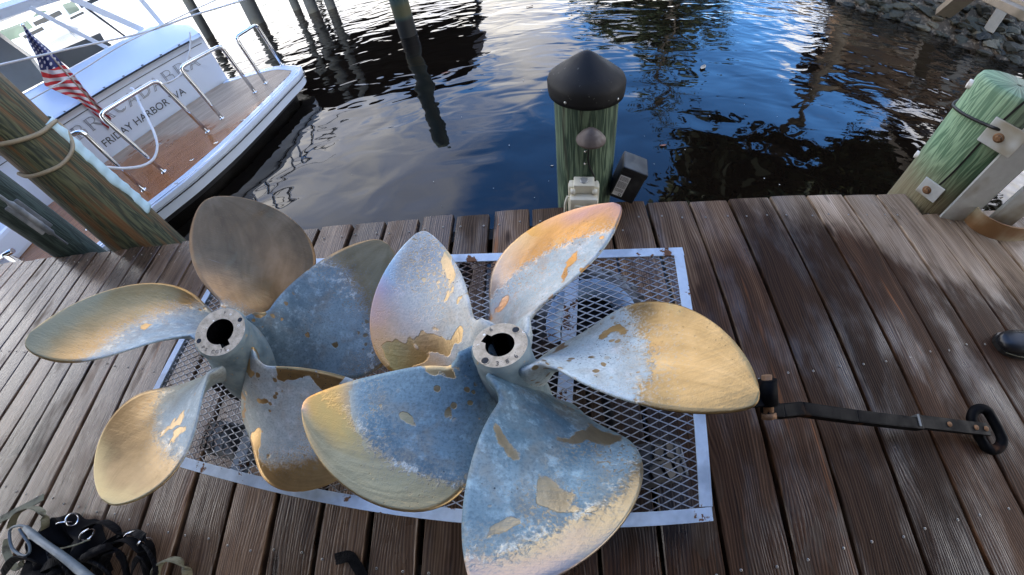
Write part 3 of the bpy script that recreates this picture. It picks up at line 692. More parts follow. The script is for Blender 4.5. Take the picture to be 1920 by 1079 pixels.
# ================================================================== YACHT stern with teak platform
TA, TB = Vector((-6.24, 3.36, 0)), Vector((-4.89, 5.15, 0))
td = (TB-TA).normalized(); tn = Vector((td.y, -td.x, 0))        # along the transom, and out towards the platform
ZP = -.5
yb = empty('motor_yacht', (-5.2, 3.8, ZW), label='white motor yacht moored stern to the dock, teak swim platform and named transom', cat='yacht')
def Y(mb, name, mat, par=None):
    mb.v = [tuple(Vector(v)-yb.location) for v in mb.v]; return mb.build(name, mat, par or yb)
M_gel = simple('yacht white gelcoat', (.66, .75, .88), .25, var=.04, scale=2, coat=.4)
def b_teak(t):
    o = t.obj(); r = t.rand(); p = t.pos(); g = t.vm('ADD', o, t.comb(t.m('MULTIPLY', r, 30), 0, 0))
    n = t.noise(t.mapv(g, (4, 60, 1), (0, 0, 0)), 1, 3, .6); w = t.noise(p, 1.1, 4, .6)
    wet = t.ramp(n, [(.3, (.22, .072, .022)), (.7, (.50, .20, .07))]); dry = t.ramp(n, [(.3, (.36, .24, .15)), (.7, (.62, .46, .32))])
    px, py, pz = t.sep(p)
    f = t.m('ADD', t.ss(py, 2.9, 4.3), t.m('MULTIPLY', t.m('SUBTRACT', w, .5), 2.2))
    c = t.mix(t.ss(f, .3, .7), wet, dry); c = t.mix(t.m('MULTIPLY', r, .25), c, (.12, .06, .03))
    return {'Base Color': c, 'Roughness': t.ss(f, .3, .7, .22, .55), 'Normal': t.bump(n, .2, .002)}
M_teak = material('teak', b_teak)
M_caulk = simple('black deck caulk', (.015, .014, .013), .6)
M_chrome = simple('polished stainless', (.72, .74, .77), .09, 1.0, scale=6, var=.1)
# outer edge of the platform (near to far), with its rounded far corner
oe = [(-4.85, .9), (-4.372, 1.692), (-4.10, 2.04), (-3.88, 2.30), (-3.649, 2.62), (-3.43, 3.12), (-3.30, 3.72), (-3.23, 4.35), (-3.215, 4.60), (-3.27, 4.80), (-3.42, 4.93), (-3.9, 5.13), (-4.89, 5.15)]
oe3 = smoothpath([(x, y, 0) for x, y in oe], 5)
def offs(path, d):
    out = []
    for i, p in enumerate(path):
        t_ = (path[min(i+1, len(path)-1)]-path[max(i-1, 0)]).normalized(); out.append(p+Vector((-t_.y, t_.x, 0))*d)
    return out
inner = offs(oe3, .13)
back = [TB+tn*.01, TA+tn*.01, TA-td*2.2+tn*.01]
sp = MB(); poly = [(p.x, p.y) for p in inner]+[(p.x, p.y) for p in back]
sub = Y(MB().prism(poly, ZP-.10, ZP-.006), 'swim_platform', M_caulk)
# white moulded rim: flat top, half round outer face, then lower apron
rim = MB(); prof = [(.15, -.002), (.147, .010), (.085, .012), (.078, .005), (.035, .005), (.028, .001), (.003, -.001), (-.003, -.007), (-.004, -.058), (.002, -.066), (.010, -.072), (.016, -.20), (.20, -.23)]
ring = [offs(oe3, a) for a, b in prof]; n = len(oe3); K = len(prof)
rim.add([tuple(ring[k][i]+Vector((0, 0, ZP+prof[k][1]))) for i in range(n) for k in range(K)], [(i*K+k, (i+1)*K+k, (i+1)*K+k+1, i*K+k+1) for i in range(n-1) for k in range(K-1)], False)
Y(rim, 'platform_rim', M_gel)
gr = MB(); g1 = offs(oe3, -.010); gr.tube([p+Vector((0, 0, ZP-.082)) for p in g1], .007, 6); Y(gr, 'rub_rail', M_caulk)
gr = MB(); g1 = offs(oe3, .03); gr.tube([p+Vector((0, 0, ZP+.004)) for p in g1], .006, 6); Y(gr, 'rim_strip', M_chrome)
# teak planks parallel to the transom, clipped to the rim
def inpoly(p, poly):
    c = False; j = len(poly)-1
    for i in range(len(poly)):
        if (poly[i][1] > p.y) != (poly[j][1] > p.y) and p.x < (poly[j][0]-poly[i][0])*(p.y-poly[i][1])/(poly[j][1]-poly[i][1])+poly[i][0]: c = not c
        j = i
    return c
rotp = math.atan2(td.y, td.x); kk = 0; off = .05
while off < 2.6:
    base = TA+tn*off; ss = [s for s in np.arange(-2.1, 3.6, .02) if inpoly(base+td*s, poly) and inpoly(base+td*s+tn*.03, poly)]
    if len(ss) > 4:
        s0, s1 = min(ss), max(ss); st_ = s0
        L = [s0, s1] if kk % 2 else [s0, s0+(s1-s0)*(.35+.3*((kk*7) % 5)/5), s1]
        for a, b in zip(L[:-1], L[1:]):
            c0 = base+td*((a+b)/2); h = (b-a)/2-.003
            MB().box((-h, -.024, -.003), (h, .024, .003)).build('plank', M_teak, sub, (c0.x-yb.location.x, c0.y-yb.location.y, ZP+.001-ZW), (0, 0, rotp))
    off += .054; kk += 1
# fittings on the platform
for px, py in ((405, 268), (360, 300), (300, 270), (455, 226), (330, 345)):
    q = at(px, py, ZP+.006); Y(MB().box((q.x-.03, q.y-.012, ZP+.004), (q.x+.03, q.y+.012, ZP+.012), bev=.003), 'deck_fitting', M_chrome)
# hull below
hull = MB(); hp_ = offs(oe3, .25); n = len(hp_)
hull.add([tuple(p+Vector((0, 0, z))) for p in hp_ for z in (ZP-.12, ZW-.4)], [(i*2, i*2+1, i*2+3, i*2+2) for i in range(n-1)], True)
Y(hull, 'hull_bottom', simple('dark antifouling', (.012, .014, .02), .5))
L0 = TA-td*2.4
def tp(s, o, z): return TA+td*s+tn*o+Vector((0, 0, z))
LT = (TB-TA).length
hl = MB(); ns = -td*0+(-tn)
# transom wall, slightly crowned, and the port/starboard sides running forward
pr = [(-.0, ZP-.05), (.0, -.12), (-.015, .16), (-.02, .235), (.012, .242), (.012, .262), (-.03, .27), (-.05, .30)]
segs = np.linspace(-2.4, LT, 24); vs = []
for s in segs:
    lift = .07*(1-(s+2.4)/(LT+2.4)); 
    for o, z in pr: vs.append(tp(s, o+.04*math.sin((s+.3)*.9)*0, z+(lift if z > ZP else 0)))
K = len(pr); hl.add(vs, [(i*K+k, (i+1)*K+k, (i+1)*K+k+1, i*K+k+1) for i in range(len(segs)-1) for k in range(K-1)], True)
fw = Vector((-.93, .36, 0)).normalized()
hl.add([tuple(tp(LT, 0, ZW-.1)), tuple(tp(LT, 0, .30)), tuple(tp(LT, 0, .5)+fw*6), tuple(tp(LT, 0, ZW-.1)+fw*6)], [(0, 1, 2, 3)])
tr_ = Y(hl, 'transom', M_gel)
# seams and the black hinge rail with its little tabs
M_seam = simple('dark seam', (.03, .04, .06), .4)
s_ = MB()
for z, r in ((.16, .005), ):
    s_.tube([tp(s, -.008, z+.07*(1-(s+2.4)/(LT+2.4))) for s in np.linspace(-2.2, LT-.05, 12)], r, 6)
Y(s_, 'seam', M_seam)
lift = lambda s: .07*(1-(s+2.4)/(LT+2.4))
Y(MB().tube([tp(s, .012, .262+lift(s)) for s in np.linspace(-2.2, LT-.16, 16)], .014, 8), 'hinge_rail', simple('black rail', (.02, .025, .035), .3))
for s in np.linspace(-1.6, LT-.35, 13):
    Y(MB().box((-.006, -.05, -.006), (.006, .05, .006), Matrix.Translation(tp(float(s), -.03, .285+lift(s))) @ Matrix.Rotation(rotp+R_(18), 4, 'Z')), 'tab', M_seam)
# lettering
def text_mesh(body, size, name, mat, parent, M, outline=0., spacing=1., extr=.0015):
    cu = bpy.data.curves.new(name, 'FONT'); cu.body = body; cu.size = size; cu.extrude = extr; cu.space_character = spacing; cu.align_x = 'CENTER'
    ob = bpy.data.objects.new(name, cu); COL.objects.link(ob)
    bpy.context.view_layer.update(); me = bpy.data.meshes.new_from_object(ob.evaluated_get(bpy.context.evaluated_depsgraph_get()))
    bpy.data.objects.remove(ob); me.materials.clear(); me.materials.append(mat); me.transform(M)
    return link(name, me, parent)
Mt = Matrix((td, Vector((0, 0, 1)), tn)).transposed().to_4x4()
def tmat(s, z, o=.004, sx=1, sy=1):
    m = Mt.copy(); m.translation = tp(s, o, z)-yb.location; return m @ Matrix.Diagonal((sx, sy, 1, 1))
M_gold = simple('grey gold lettering', (.24, .27, .32), .35, .5, var=.1); M_inkb = simple('charcoal lettering', (.04, .05, .07), .4)
def serif_word(word, s0, s1, z, h):
    # light serif capitals: the outline of each letter drawn as a thin raised rule, with serifs
    n_ = len(word); dx = (s1-s0)/n_; m = MB(); r = .006
    L = {'A': [[(0, 0), (.42, 1), (.5, 1), (.92, 0)], [(.2, .33), (.72, .33)], [(-.06, 0), (.16, 0)], [(.74, 0), (1., 0)], [(.14, 0), (.45, .8), (.74, 0)]],
         'B': [[(.08, 0), (.08, 1)], [(.2, 0), (.2, 1)], [(0, 1), (.55, 1), (.74, .88), (.74, .66), (.55, .53), (.2, .53)], [(.55, .53), (.84, .42), (.84, .12), (.6, 0), (0, 0)]],
         'R': [[(.08, 0), (.08, 1)], [(.2, 0), (.2, 1)], [(0, 1), (.55, 1), (.76, .88), (.76, .64), (.55, .5), (.2, .5)], [(.45, .5), (.86, 0), (1., 0)], [(.57, .5), (.98, .0)], [(0, 0), (.3, 0)]],
         'C': [[(.88, .78), (.7, .97), (.45, 1), (.15, .85), (.04, .5), (.15, .15), (.45, 0), (.72, .04), (.9, .22)], [(.88, 1), (.88, .72)], [(.7, .86), (.45, .9), (.24, .78), (.15, .5), (.24, .22), (.45, .1), (.7, .14)]],
         'D': [[(.08, 0), (.08, 1)], [(.2, 0), (.2, 1)], [(0, 1), (.5, 1), (.82, .85), (.94, .5), (.82, .15), (.5, 0), (0, 0)], [(.2, .92), (.5, .9), (.74, .76), (.82, .5), (.74, .24), (.5, .1), (.2, .08)]]}
    for i, ch in enumerate(word):
        a = s0+dx*(i+.08); w = dx*.84
        for st in L[ch]:
            pp = [tp(a+w*x, .004, z+h*y+lift(a)) for x, y in st]
            for p, q in zip(pp[:-1], pp[1:]): m.bar(p, q, .0075, .004, up=tn)
    return Y(m, 'lettering', M_gold, tr_)
tr_loc = tr_
serif_word('ABRACADABRA', -.18, 2.03, -.10, .17)
text_mesh('FRIDAY HARBOR WA', .155, 'lettering', M_inkb, tr_, tmat(.90, -.345, sx=.93, sy=1.0), extr=.002)
# white coaming above the transom, sloping forward
co = MB(); segs = np.linspace(-2.4, LT+.0, 20); vs = []
for s in segs:
    e_ = max(0, (s-(LT-.5))/.5)
    for o, z in ((-.05, .30), (-.12, .34), (-.50, .62-.0*s), (-.62, .64), (-.9, .60)): vs.append(tp(s, o*(1-.25*e_), (z-.30)*(1-.65*e_**1.5)+.30+lift(s)))
co.add(vs, [(i*5+k, (i+1)*5+k, (i+1)*5+k+1, i*5+k+1) for i in range(19) for k in range(4)], True); Y(co, 'coaming', M_gel)
# cabin bulkhead, dark glass and the hardtop with its white posts
M_frame = simple('blue white powder coat', (.60, .68, .78), .3, var=.05, coat=.3)
def W(px, py, o=-.7): return onwall(px, py, TA, TB, -(-o) if False else o)
def strut(p, q, w, name='canopy_post', o=-.7, d=.04, mat=None):
    return Y(MB().bar(W(*p, o), W(*q, o), w, d, up=tn, bev=.004), name, mat or M_frame)
strut((56, 15), (216, 98), .055); strut((132, -4), (284, 64), .085); strut((258, -8), (312, 56), .065)
strut((160, 14), (246, 77), .03, 'canopy_stay', -1.1, .03, M_seam); strut((0, 160), (66, 128), .02, 'canopy_stay', -1.3, .02, M_seam)
rf = [W(-60, 62), W(0, 38), W(60, 17), W(125, -3), W(170, -22)]
m = MB(); 
vs = []
for p in rf:
    for dz, do in ((0, 0), (.10, .02), (.16, -.10), (.18, -2.5), (.05, -2.5), (0, -.12)): vs.append(p+tn*do+Vector((0, 0, dz)))
m.add(vs, [(i*6+k, (i+1)*6+k, (i+1)*6+(k+1) % 6, i*6+(k+1) % 6) for i in range(4) for k in range(6)]+[(0, 1, 2, 3, 4, 5), (24, 29, 28, 27, 26, 25)], False); Y(m, 'hardtop', M_frame)
# cockpit seat back, dark, seen under the canopy
M_dkp = simple('dark cockpit panel', (.10, .12, .14), .35, var=.3, scale=4)
m = MB(); pl = [W(96, 101, -1.5), W(188, 62, -1.5), W(196, 76, -1.5), W(222, 92, -1.5), W(130, 128, -1.5)]
m.add([p for p in pl]+[p-tn*.3 for p in pl], [(0, 1, 2, 3, 4), (9, 8, 7, 6, 5)]+[(i, (i+1) % 5, 5+(i+1) % 5, 5+i) for i in range(5)]); Y(m, 'cockpit_seat', M_dkp)
m = MB(); pl = [W(-40, 40, -1.2), W(12, 78, -1.2), (W(54, 108, -1.2)), W(86, 150, -1.2), W(-10, 200, -1.2), W(-60, 170, -1.2)]
m.add([p for p in pl]+[p-tn*.4 for p in pl], [(0, 1, 2, 3, 4, 5), (11, 10, 9, 8, 7, 6)]+[(i, (i+1) % 6, 6+(i+1) % 6, 6+i) for i in range(6)]); Y(m, 'bulkhead', simple('grey bulkhead', (.20, .23, .25), .45, var=.3, scale=3))
# four stainless grab rails
def rail(feet, tops):
    f1, f2 = at(*feet[0], ZP+.01), at(*feet[1], ZP+.01); h = .74
    def up(f, top):
        d = ray(*top); t_ = (f.x*d.x+f.y*d.y)/(d.x**2+d.y**2); return Vector((f.x, f.y, CAM_H+d.z*t_)).lerp(Vector((d.x*t_, d.y*t_, CAM_H+d.z*t_)), .8)
    a, b = up(f1, tops[0]), up(f2, tops[1]); mids = []
    ax_ = (b-a).normalized(); rr = .07; pts = [f1, f1.lerp(a, .3), f1.lerp(a, .7), a-(a-f1).normalized()*rr]
    for k in range(1, 5): t_ = k/5; p0 = a-(a-f1).normalized()*rr; p2 = a+ax_*rr; pts.append(p0*(1-t_)**2+a*2*t_*(1-t_)+p2*t_**2)
    pts += [a+ax_*rr, a.lerp(b, .5), b-ax_*rr]
    for k in range(1, 5): t_ = k/5; p0 = b-ax_*rr; p2 = b-(b-f2).normalized()*rr; pts.append(p0*(1-t_)**2+b*2*t_*(1-t_)+p2*t_**2)
    pts += [b-(b-f2).normalized()*rr, f2.lerp(b, .5), f2]
    g = MB().tube(pts, .024, 12)
    for f in (f1, f2): g.lathe([(.035, -.005), (.035, .004), (.02, .012)], 16, tuple(f))
    return Y(g, 'grab_rail', M_chrome)
rail(((498, 156), (529, 122)), ((440, 71), (478, 47)))
rail(((416, 222), (478, 173)), ((334, 129), (411, 87)))
rail(((307, 322), (389, 247)), ((182, 218), (289, 153)))
rail(((165, 428), (269, 356)), ((52, 300), (150, 245)))
# chrome cleat at the near corner and hull side seen past the thin pile
q = at(10, 478, ZP+.2); e_ = MB().tube([q+Vector((-.1, -.05, 0)), q+Vector((.1, .05, 0))], .03, 12); e_.lathe([(.05, -.2), (.03, 0)], 14, tuple(q)); Y(e_, 'stern_cleat', M_chrome)
q = at(30, 440, -.3); Y(MB().box((q.x-1.2, q.y-.35, ZP), (q.x+.0, q.y+.5, ZP+.32), bev=.05), 'stern_locker', M_gel)

# ensign on its staff
fo = empty('ensign', tuple(W(205, 228, .05)), label='striped and starred ensign hanging limp from its staff at the yacht transom', cat='flag')
A_, B_ = W(43, 48, .05), W(205, 228, .05)
def rF(v): return Vector(v)-fo.location
MB().tube([rF(B_+(B_-A_)*.02), rF(A_)], .011, 10).build('staff', simple('varnished staff', (.35, .30, .26), .3), fo)
MB().lathe([(.001, -.01), (.02, -.006), (.022, .008), (.012, .02), (.001, .024)], 14, tuple(rF(A_))).build('finial', M_chrome, fo)
Lp = [(44, 52), (54, 78), (66, 100), (74, 124), (84, 160), (112, 174), (146, 188), (176, 214), (203, 246)]
Rp = [(47, 51), (62, 68), (80, 84), (97, 98), (116, 118), (140, 142), (160, 168), (184, 196), (209, 222)]
nu, nv = 44, 14; vs = []; uv = []
for i in range(nu+1):
    t_ = i/nu*(len(Lp)-1); k = min(int(t_), len(Lp)-2); f = t_-k
    l = (Lp[k][0]*(1-f)+Lp[k+1][0]*f, Lp[k][1]*(1-f)+Lp[k+1][1]*f); r = (Rp[k][0]*(1-f)+Rp[k+1][0]*f, Rp[k][1]*(1-f)+Rp[k+1][1]*f)
    for j in range(nv+1):
        s = j/nv; p = W(l[0]*(1-s)+r[0]*s, l[1]*(1-s)+r[1]*s, .06); fold = .035*math.sin(s*9.5+i*.10)*min(1, i/8)
        vs.append(rF(p+tn*fold)); uv.append((s, i/nu))
me = bpy.data.meshes.new('cloth'); me.from_pydata([tuple(v) for v in vs], [], [(i*(nv+1)+j, i*(nv+1)+j+1, (i+1)*(nv+1)+j+1, (i+1)*(nv+1)+j) for i in range(nu) for j in range(nv)])
for nm, k in (('fu', 0), ('fv', 1)): me.attributes.new(nm, 'FLOAT', 'POINT').data.foreach_set('value', [q[k] for q in uv])
me.polygons.foreach_set('use_smooth', [True]*len(me.polygons))
def b_flag(t):
    u = t.attr('fu'); v = t.attr('fv')
    w = t.m('ADD', t.m('MULTIPLY', v, 13.5), t.m('MULTIPLY', u, -2.6)); s = t.m('GREATER_THAN', t.m('FRACT', w), .5)
    st = t.mix(s, (.62, .62, .66), (.50, .035, .045))
    edge = t.m('ADD', v, t.m('MULTIPLY', u, -.12)); cant = t.m('LESS_THAN', edge, .40)
    gx = t.m('SUBTRACT', t.m('FRACT', t.m('MULTIPLY', u, 4)), .5); gy = t.m('SUBTRACT', t.m('FRACT', t.m('MULTIPLY', v, 22)), .5)
    d = t.m('SQRT', t.m('ADD', t.m('MULTIPLY', gx, gx), t.m('MULTIPLY', gy, gy))); star = t.m('LESS_THAN', d, .26)
    blue = t.mix(star, (.03, .04, .14), (.6, .6, .65))
    return {'Base Color': t.mix(cant, st, blue), 'Roughness': .8}
me.materials.append(material('ensign cloth', b_flag)); cl_ = link('cloth', me, fo)
mo = cl_.modifiers.new('t', 'SOLIDIFY'); mo.thickness = .003

# lines
def line(pts, r, label, mat=M_ropew, name='dock_line', sub=6):
    return tag(MB().tube(smoothpath(pts, sub), r, 8).build(name, mat), label, 'rope')
line([W(-40, 133, .5), W(0, 122, .5), W(130, 92, .5), W(267, 62, .5), W(360, 30, .5), W(458, 0, .5), W(560, -34, .5)], .013, 'thick white line stretched across the yacht above the transom')
line([W(-30, 246, .7), W(27, 205, .7), W(140, 140, .7), W(230, 84, .7), W(310, 45, .7), W(405, 0, .7), W(470, -30, .7)], .008, 'thin white line crossing below the thick one over the ensign')
line([W(246, 166, 1.0), W(252, 171, 1.1), W(262, 195, 1.3), W(278, 225, 1.6), W(290, 252, 1.85), W(295, 276, 2.0), W(288, 298, 2.1), W(268, 311, 2.15), W(235, 316, 2.2), W(200, 314, 2.2), W(186, 312, 2.2)], .015, 'white line looped over the second grab rail and sagging to the pile')
line([W(356, 60, .1), W(357, 78, .12), W(355, 100, .16), W(348, 122, .2), W(338, 140, .28), W(325, 150, .34), W(305, 157, .4), W(290, 154, .45), (W(268, 166, .5))], .012, 'white line drooping from the coaming to the far grab rails')

# ================================================================== CART
CZ = .375
c_TL, c_TR, c_BR, c_BL = Vector((-1.164, 0.676, 0)), Vector((0.370, 0.612, 0)), Vector((0.290, -0.059, 0)), Vector((-1.237, 0.012, 0))
cart = empty('cart', (-.43, .31, 0), label='low platform cart with white flaking frame and expanded metal deck carrying the propellers', cat='cart')
def Cc(mb, name, mat, par=None):
    mb.v = [tuple(Vector(v)-cart.location) for v in mb.v]; return mb.build(name, mat, par or cart)
def b_flake(t):
    p = t.pos(); n = t.noise(p, 16, 5, .65); n2 = t.noise(p, 60, 4, .6); n3 = t.noise(p, 5, 2, .5)
    c = t.mix(n2, (.36, .48, .64), (.60, .70, .82)); c = t.mix(t.m('MULTIPLY', t.ss(t.noise(p, 7, 4, .6), .48, .68), .55), c, (.16, .20, .26)); rust = t.mix(n2, (.05, .025, .015), (.20, .085, .035))
    f = t.ss(t.m('ADD', n, t.m('MULTIPLY', n3, .35)), .77, .80)
    return {'Base Color': t.mix(f, c, rust), 'Roughness': t.mix(f, .38, .85), 'Normal': t.bump(t.m('ADD', t.m('MULTIPLY', f, -1), t.m('MULTIPLY', n2, .3)), .5, .003)}
M_flake = material('flaking white paint', b_flake)
def b_mesh(t):
    p = t.pos(); n = t.noise(p, 6, 4, .6); n2 = t.noise(p, 90, 2, .5)
    f = t.ss(t.m('ADD', n, t.m('MULTIPLY', n2, .3)), .66, .80); x, y, z = t.sep(p)
    return {'Base Color': t.mix(f, t.mix(n2, (.20, .21, .23), (.46, .48, .51)), (.08, .045, .03)), 'Roughness': .45, 'Metallic': .3}
M_mesh = material('expanded metal', b_mesh)
w_ = .027
for a, b, nm in ((c_TL, c_TR, 'r'), (c_TR, c_BR, 'e'), (c_BR, c_BL, 'f'), (c_BL, c_TL, 'l')):
    d = (b-a).normalized(); inn = Vector((d.y, -d.x, 0)); 
    if inn.dot(Vector((-.43, .31, 0))-a) < 0: inn = -inn
    z = Vector((0, 0, CZ)); ext = .0 if nm in 'rf' else -.0275
    A1 = a+inn*w_/2+z-d*0+d*(-ext); B1 = b+inn*w_/2+z+d*ext
    m = MB().bar(A1, B1, w_, .004, bev=.001); m.bar(a+inn*.002+Vector((0, 0, CZ-.018))+d*.003, b+inn*.002+Vector((0, 0, CZ-.018))-d*.003, .0035, .030)
    Cc(m, 'frame_rail', M_flake)
ex = (c_TR-c_TL).normalized(); ey = (c_TL-c_BL); ey = ey.normalized(); LX = (c_TR-c_TL).length-.01; LY = (c_TL-c_BL).length-.01
mm = MB(); cw, ch = .0405, .0185; nx, ny = int(LX/cw), int(LY/ch)
def bil(u, v): return (c_BL*(1-u)*(1-v)+c_BR*u*(1-v)+c_TL*(1-u)*v+c_TR*u*v)
def seg(u0, v0, u1, v1):
    p = bil(u0, v0)+Vector((0, 0, CZ-.006)); q = bil(u1, v1)+Vector((0, 0, CZ-.0035)); mm.bar(p, q, .0020, .0032)
for i in range(nx):
    for j in range(ny):
        u0, u1, um = i/nx, (i+1)/nx, (i+.5)/nx; v0, v1, vm_ = j/ny, (j+1)/ny, (j+.5)/ny
        seg(u0, vm_, um, v1); seg(um, v1, u1, vm_); seg(u0, vm_, um, v0); seg(um, v0, u1, vm_)
tag(Cc(mm, 'deck_mesh', M_mesh), kind='stuff')
M_dks = simple('dark greasy steel', (.008, .008, .009), .7, .0, scale=30, dirt=(.04, .025, .018), spec=.12)
for u in (.28, .795):
    a, b = bil(u, .03)+Vector((0, 0, CZ-.03)), bil(u+.004, .97)+Vector((0, 0, CZ-.03))
    Cc(MB().bar(a, b, .036, .03, bev=.003), 'cross_member', M_flake)
Cc(MB().bar(bil(.60, .03)+Vector((0, 0, CZ-.035)), bil(.60, .97)+Vector((0, 0, CZ-.035)), .03, .04), 'cross_member', M_dks)
# wheels
M_tyre = simple('worn rubber tyre', (.018, .020, .024), .7, scale=50, var=.4, bump=.4, dirt=(.26, .29, .32), dirt_amt=.5)
M_rim = simple('chalky blue white rim', (.34, .50, .72), .45, .1, scale=25, var=.25, dirt=(.16, .14, .12), dirt_amt=.2)
def wheel(x, y, rz, tilt=0, r=.150, w=.052, zc=None, flat=False):
    c = Vector((x, y, zc or r))-cart.location; M = Matrix.Translation(c) @ Matrix.Rotation(rz, 4, 'Z') @ Matrix.Rotation(R_(90)+tilt, 4, 'X')
    prof = [(r*.60, -w*.7), (r*.72, -w), (r*.88, -w*.95), (r*.97, -w*.62), (r, 0), (r*.97, w*.62), (r*.88, w*.95), (r*.72, w), (r*.60, w*.7)]
    ty = MB().lathe(prof, 40, M=M); nt = 26
    for k in range(nt):                                     # tread blocks
        for s in (-1, 1):
            a = 2*math.pi*(k+.25*s)/nt; B = M @ Matrix.Rotation(a, 4, 'Z') @ Matrix.Translation((r*.985, 0, s*w*.42)) @ Matrix.Rotation(s*.35, 4, 'X')
            ty.box((-.006, -.012, -w*.34), (.007, .012, w*.34), B)
    t_ = ty.build('tyre', M_tyre, None)
    if flat:
        wh = MB().lathe([(r*.80, w*.97), (r*.76, w*1.06), (r*.60, w*1.02), (r*.52, w*.5), (r*.50, w*.2)], 36, M=M); o = wh.build('wheel', M_rim, cart); t_.parent = o
        MB().lathe([(r*.51, w*.2), (r*.2, w*.15), (r*.18, w*.7), (.001, w*.72)], 24, M=M).build('hub', M_dks, o); return o
    wh = MB().lathe([(r*.61, -w*.75), (r*.58, -w*.5), (r*.42, -w*.25), (r*.22, -w*.35), (r*.18, -w*.8), (.001, -w*.85)], 30, M=M)
    wh.lathe([(r*.61, w*.75), (r*.58, w*.5), (r*.42, w*.25), (r*.22, w*.35), (r*.18, w*.8), (.001, w*.85)], 30, M=M); o = wh.build('wheel', M_rim, cart)
    t_.parent = o; return o
wheel(.105, .475, R_(10), R_(-68), .170, .045, .20, True); wheel(.16, .07, R_(6)); wheel(-.955, .10, R_(-3)); wheel(-1.0, .58, R_(-3))
Cc(MB().tube([(.10, .57, .15), (.145, .10, .15)], .014, 10), 'axle', M_dks); Cc(MB().tube([(-.99, .55, .15), (-.96, .13, .15)], .014, 10), 'axle', M_dks)
Cc(MB().box((-1.07, .24, .13), (-.88, .44, CZ-.05), bev=.01), 'axle_bracket', M_dks)
Cc(MB().box((-.07, .30, .16), (.20, .47, .235), bev=.01), 'turntable', M_dks)
M_lev0 = simple('dull weld bead', (.16, .17, .17), .5, .3)
# black tow bar with its eye
M_bp = simple('chipped black paint', (.003, .0032, .004), .6, .0, scale=60, var=.3, bump=.25, spec=.08, dirt=(.16, .07, .03), dirt_amt=.12)
def Hn(z0, px, py): return at(px, py, z0)
tbp = [Hn(.24, 1432, 770), Hn(.225, 1462, 772), Hn(.20, 1500, 768), Hn(.155, 1600, 782), Hn(.105, 1722, 796)]
m = MB()
for a, b in zip(tbp[:-1], tbp[1:]): m.bar(a, b+(b-a).normalized()*.004, .038, .032, bev=.005)
Cc(m, 'tow_bar', M_bp)
a, b = Hn(.113, 1718, 790), Hn(.055, 1852, 806); Cc(MB().bar(a, b, .042, .012, bev=.002), 'tow_bar_end', M_bp)
Cc(MB().bar(a-Vector((0, 0, .03)), b-Vector((0, 0, .022)), .032, .008, bev=.002), 'tow_bar_end', M_bp)
Cc(MB().box((-.004, -.019, -.016), (.004, .019, .014), Matrix.Translation(a) @ Matrix.Rotation(math.atan2((b-a).y, (b-a).x), 4, 'Z')), 'weld', M_lev0)
for t_ in (.42, .80, .95):
    mb = MB(); q = a.lerp(b, t_)+Vector((0, 0, .004)); mb.lathe([(.009, 0), (.0085, .006), (.004, .010), (.0005, .011)], 12, tuple(q)); Cc(mb, 'rivet', M_rust)
hh_ = Hn(.27, 1441, 735); m = MB().tube([hh_+Vector((0, .030, .01)), hh_+Vector((0, -.030, -.02))], .026, 18); Cc(m, 'hinge_barrel', M_bp)
m = MB().tube([hh_+Vector((0, .040, .015)), hh_+Vector((0, -.062, -.036))], .014, 12); m.tube([hh_+Vector((0, -.048, -.03)), hh_+Vector((0, -.062, -.036))], .021, 6); Cc(m, 'hinge_pin', M_rust)
Cc(MB().bar(c_BR.lerp(c_TR, .42)+Vector((-.02, 0, CZ-.07)), hh_+Vector((-.01, 0, -.012)), .07, .014, bev=.003), 'hinge_tongue', M_bp)
# forged oval link through the end of the bar
lk0 = Hn(.03, 1848, 805); ax_l = (Hn(.02, 1878, 855)-Hn(.045, 1826, 757)); ax_l.normalize(); sd = Vector((ax_l.y, -ax_l.x, 0)).normalized()*1
if sd.x < 0: sd = -sd
up_ = (sd*.93+Vector((0, 0, .22))).normalized(); pts = []
for k in range(36):
    a = 2*math.pi*k/36; c, s = math.cos(a), math.sin(a); L = .055
    pts.append(lk0+ax_l*(c*.036+math.copysign(L*.62, c)*min(1, abs(c)*3))+up_*(s*.040)+Vector((0, 0, .004)))
Cc(MB().tube(pts, .0175, 14, closed=True), 'link', M_bp)

# ================================================================== PROPELLERS
SH = {'R': [0.3815, -0.8435, 2.4393, -1.7069, 1.8329, -2.8535, 2.1387, 0.1094, 0.2339, 2.0334, -1.1374, 0.0, -0.4112, 0.3274],
      'L': [0.31, -0.4754, 1.9326, -1.4697, 1.4482, -2.2946, 1.7163, -0.1515, 0.2761, 2.1937, -1.0559, 0.0, -0.4085, 0.4153]}
PRP = {'R': [-0.0823, 0.2167, 0.7001, -0.2632, -0.0548, 3.2978], 'L': [-0.6819, 0.2655, 0.6504, -0.0199, 0.3104, 1.2434]}
BD = [[0.0032, 0.0104, 0.1582, -0.0404, 0.0054, -0.0014], [0.0233, 0.0306, 0.2283, 0.0186, 0.0254, 0.0277], [-0.015, 0.0045, -0.2121, 0.0616, 0.0794, 0.0065], [-0.0043, -0.0149, 0.148, -0.0393, -0.0618, -0.0252], [-0.0104, -0.0314, -0.3468, -0.0463, -0.0431, -0.0055], [0.0052, 0.0324, -0.1908, 0.1275, 0.0085, 0.0294], [0.0067, -0.0459, -0.6043, 0.105, 0.0514, -0.0093], [-0.0181, -0.1238, -0.0068, -0.0544, 0.1366, -0.0606], [-0.0357, 0.0233, 0.0624, -0.1179, -0.2074, 0.0151], [0.0435, 0.1119, 0.7702, -0.0142, 0.0074, 0.023]]
HAND = {'R': -1, 'L': 1}
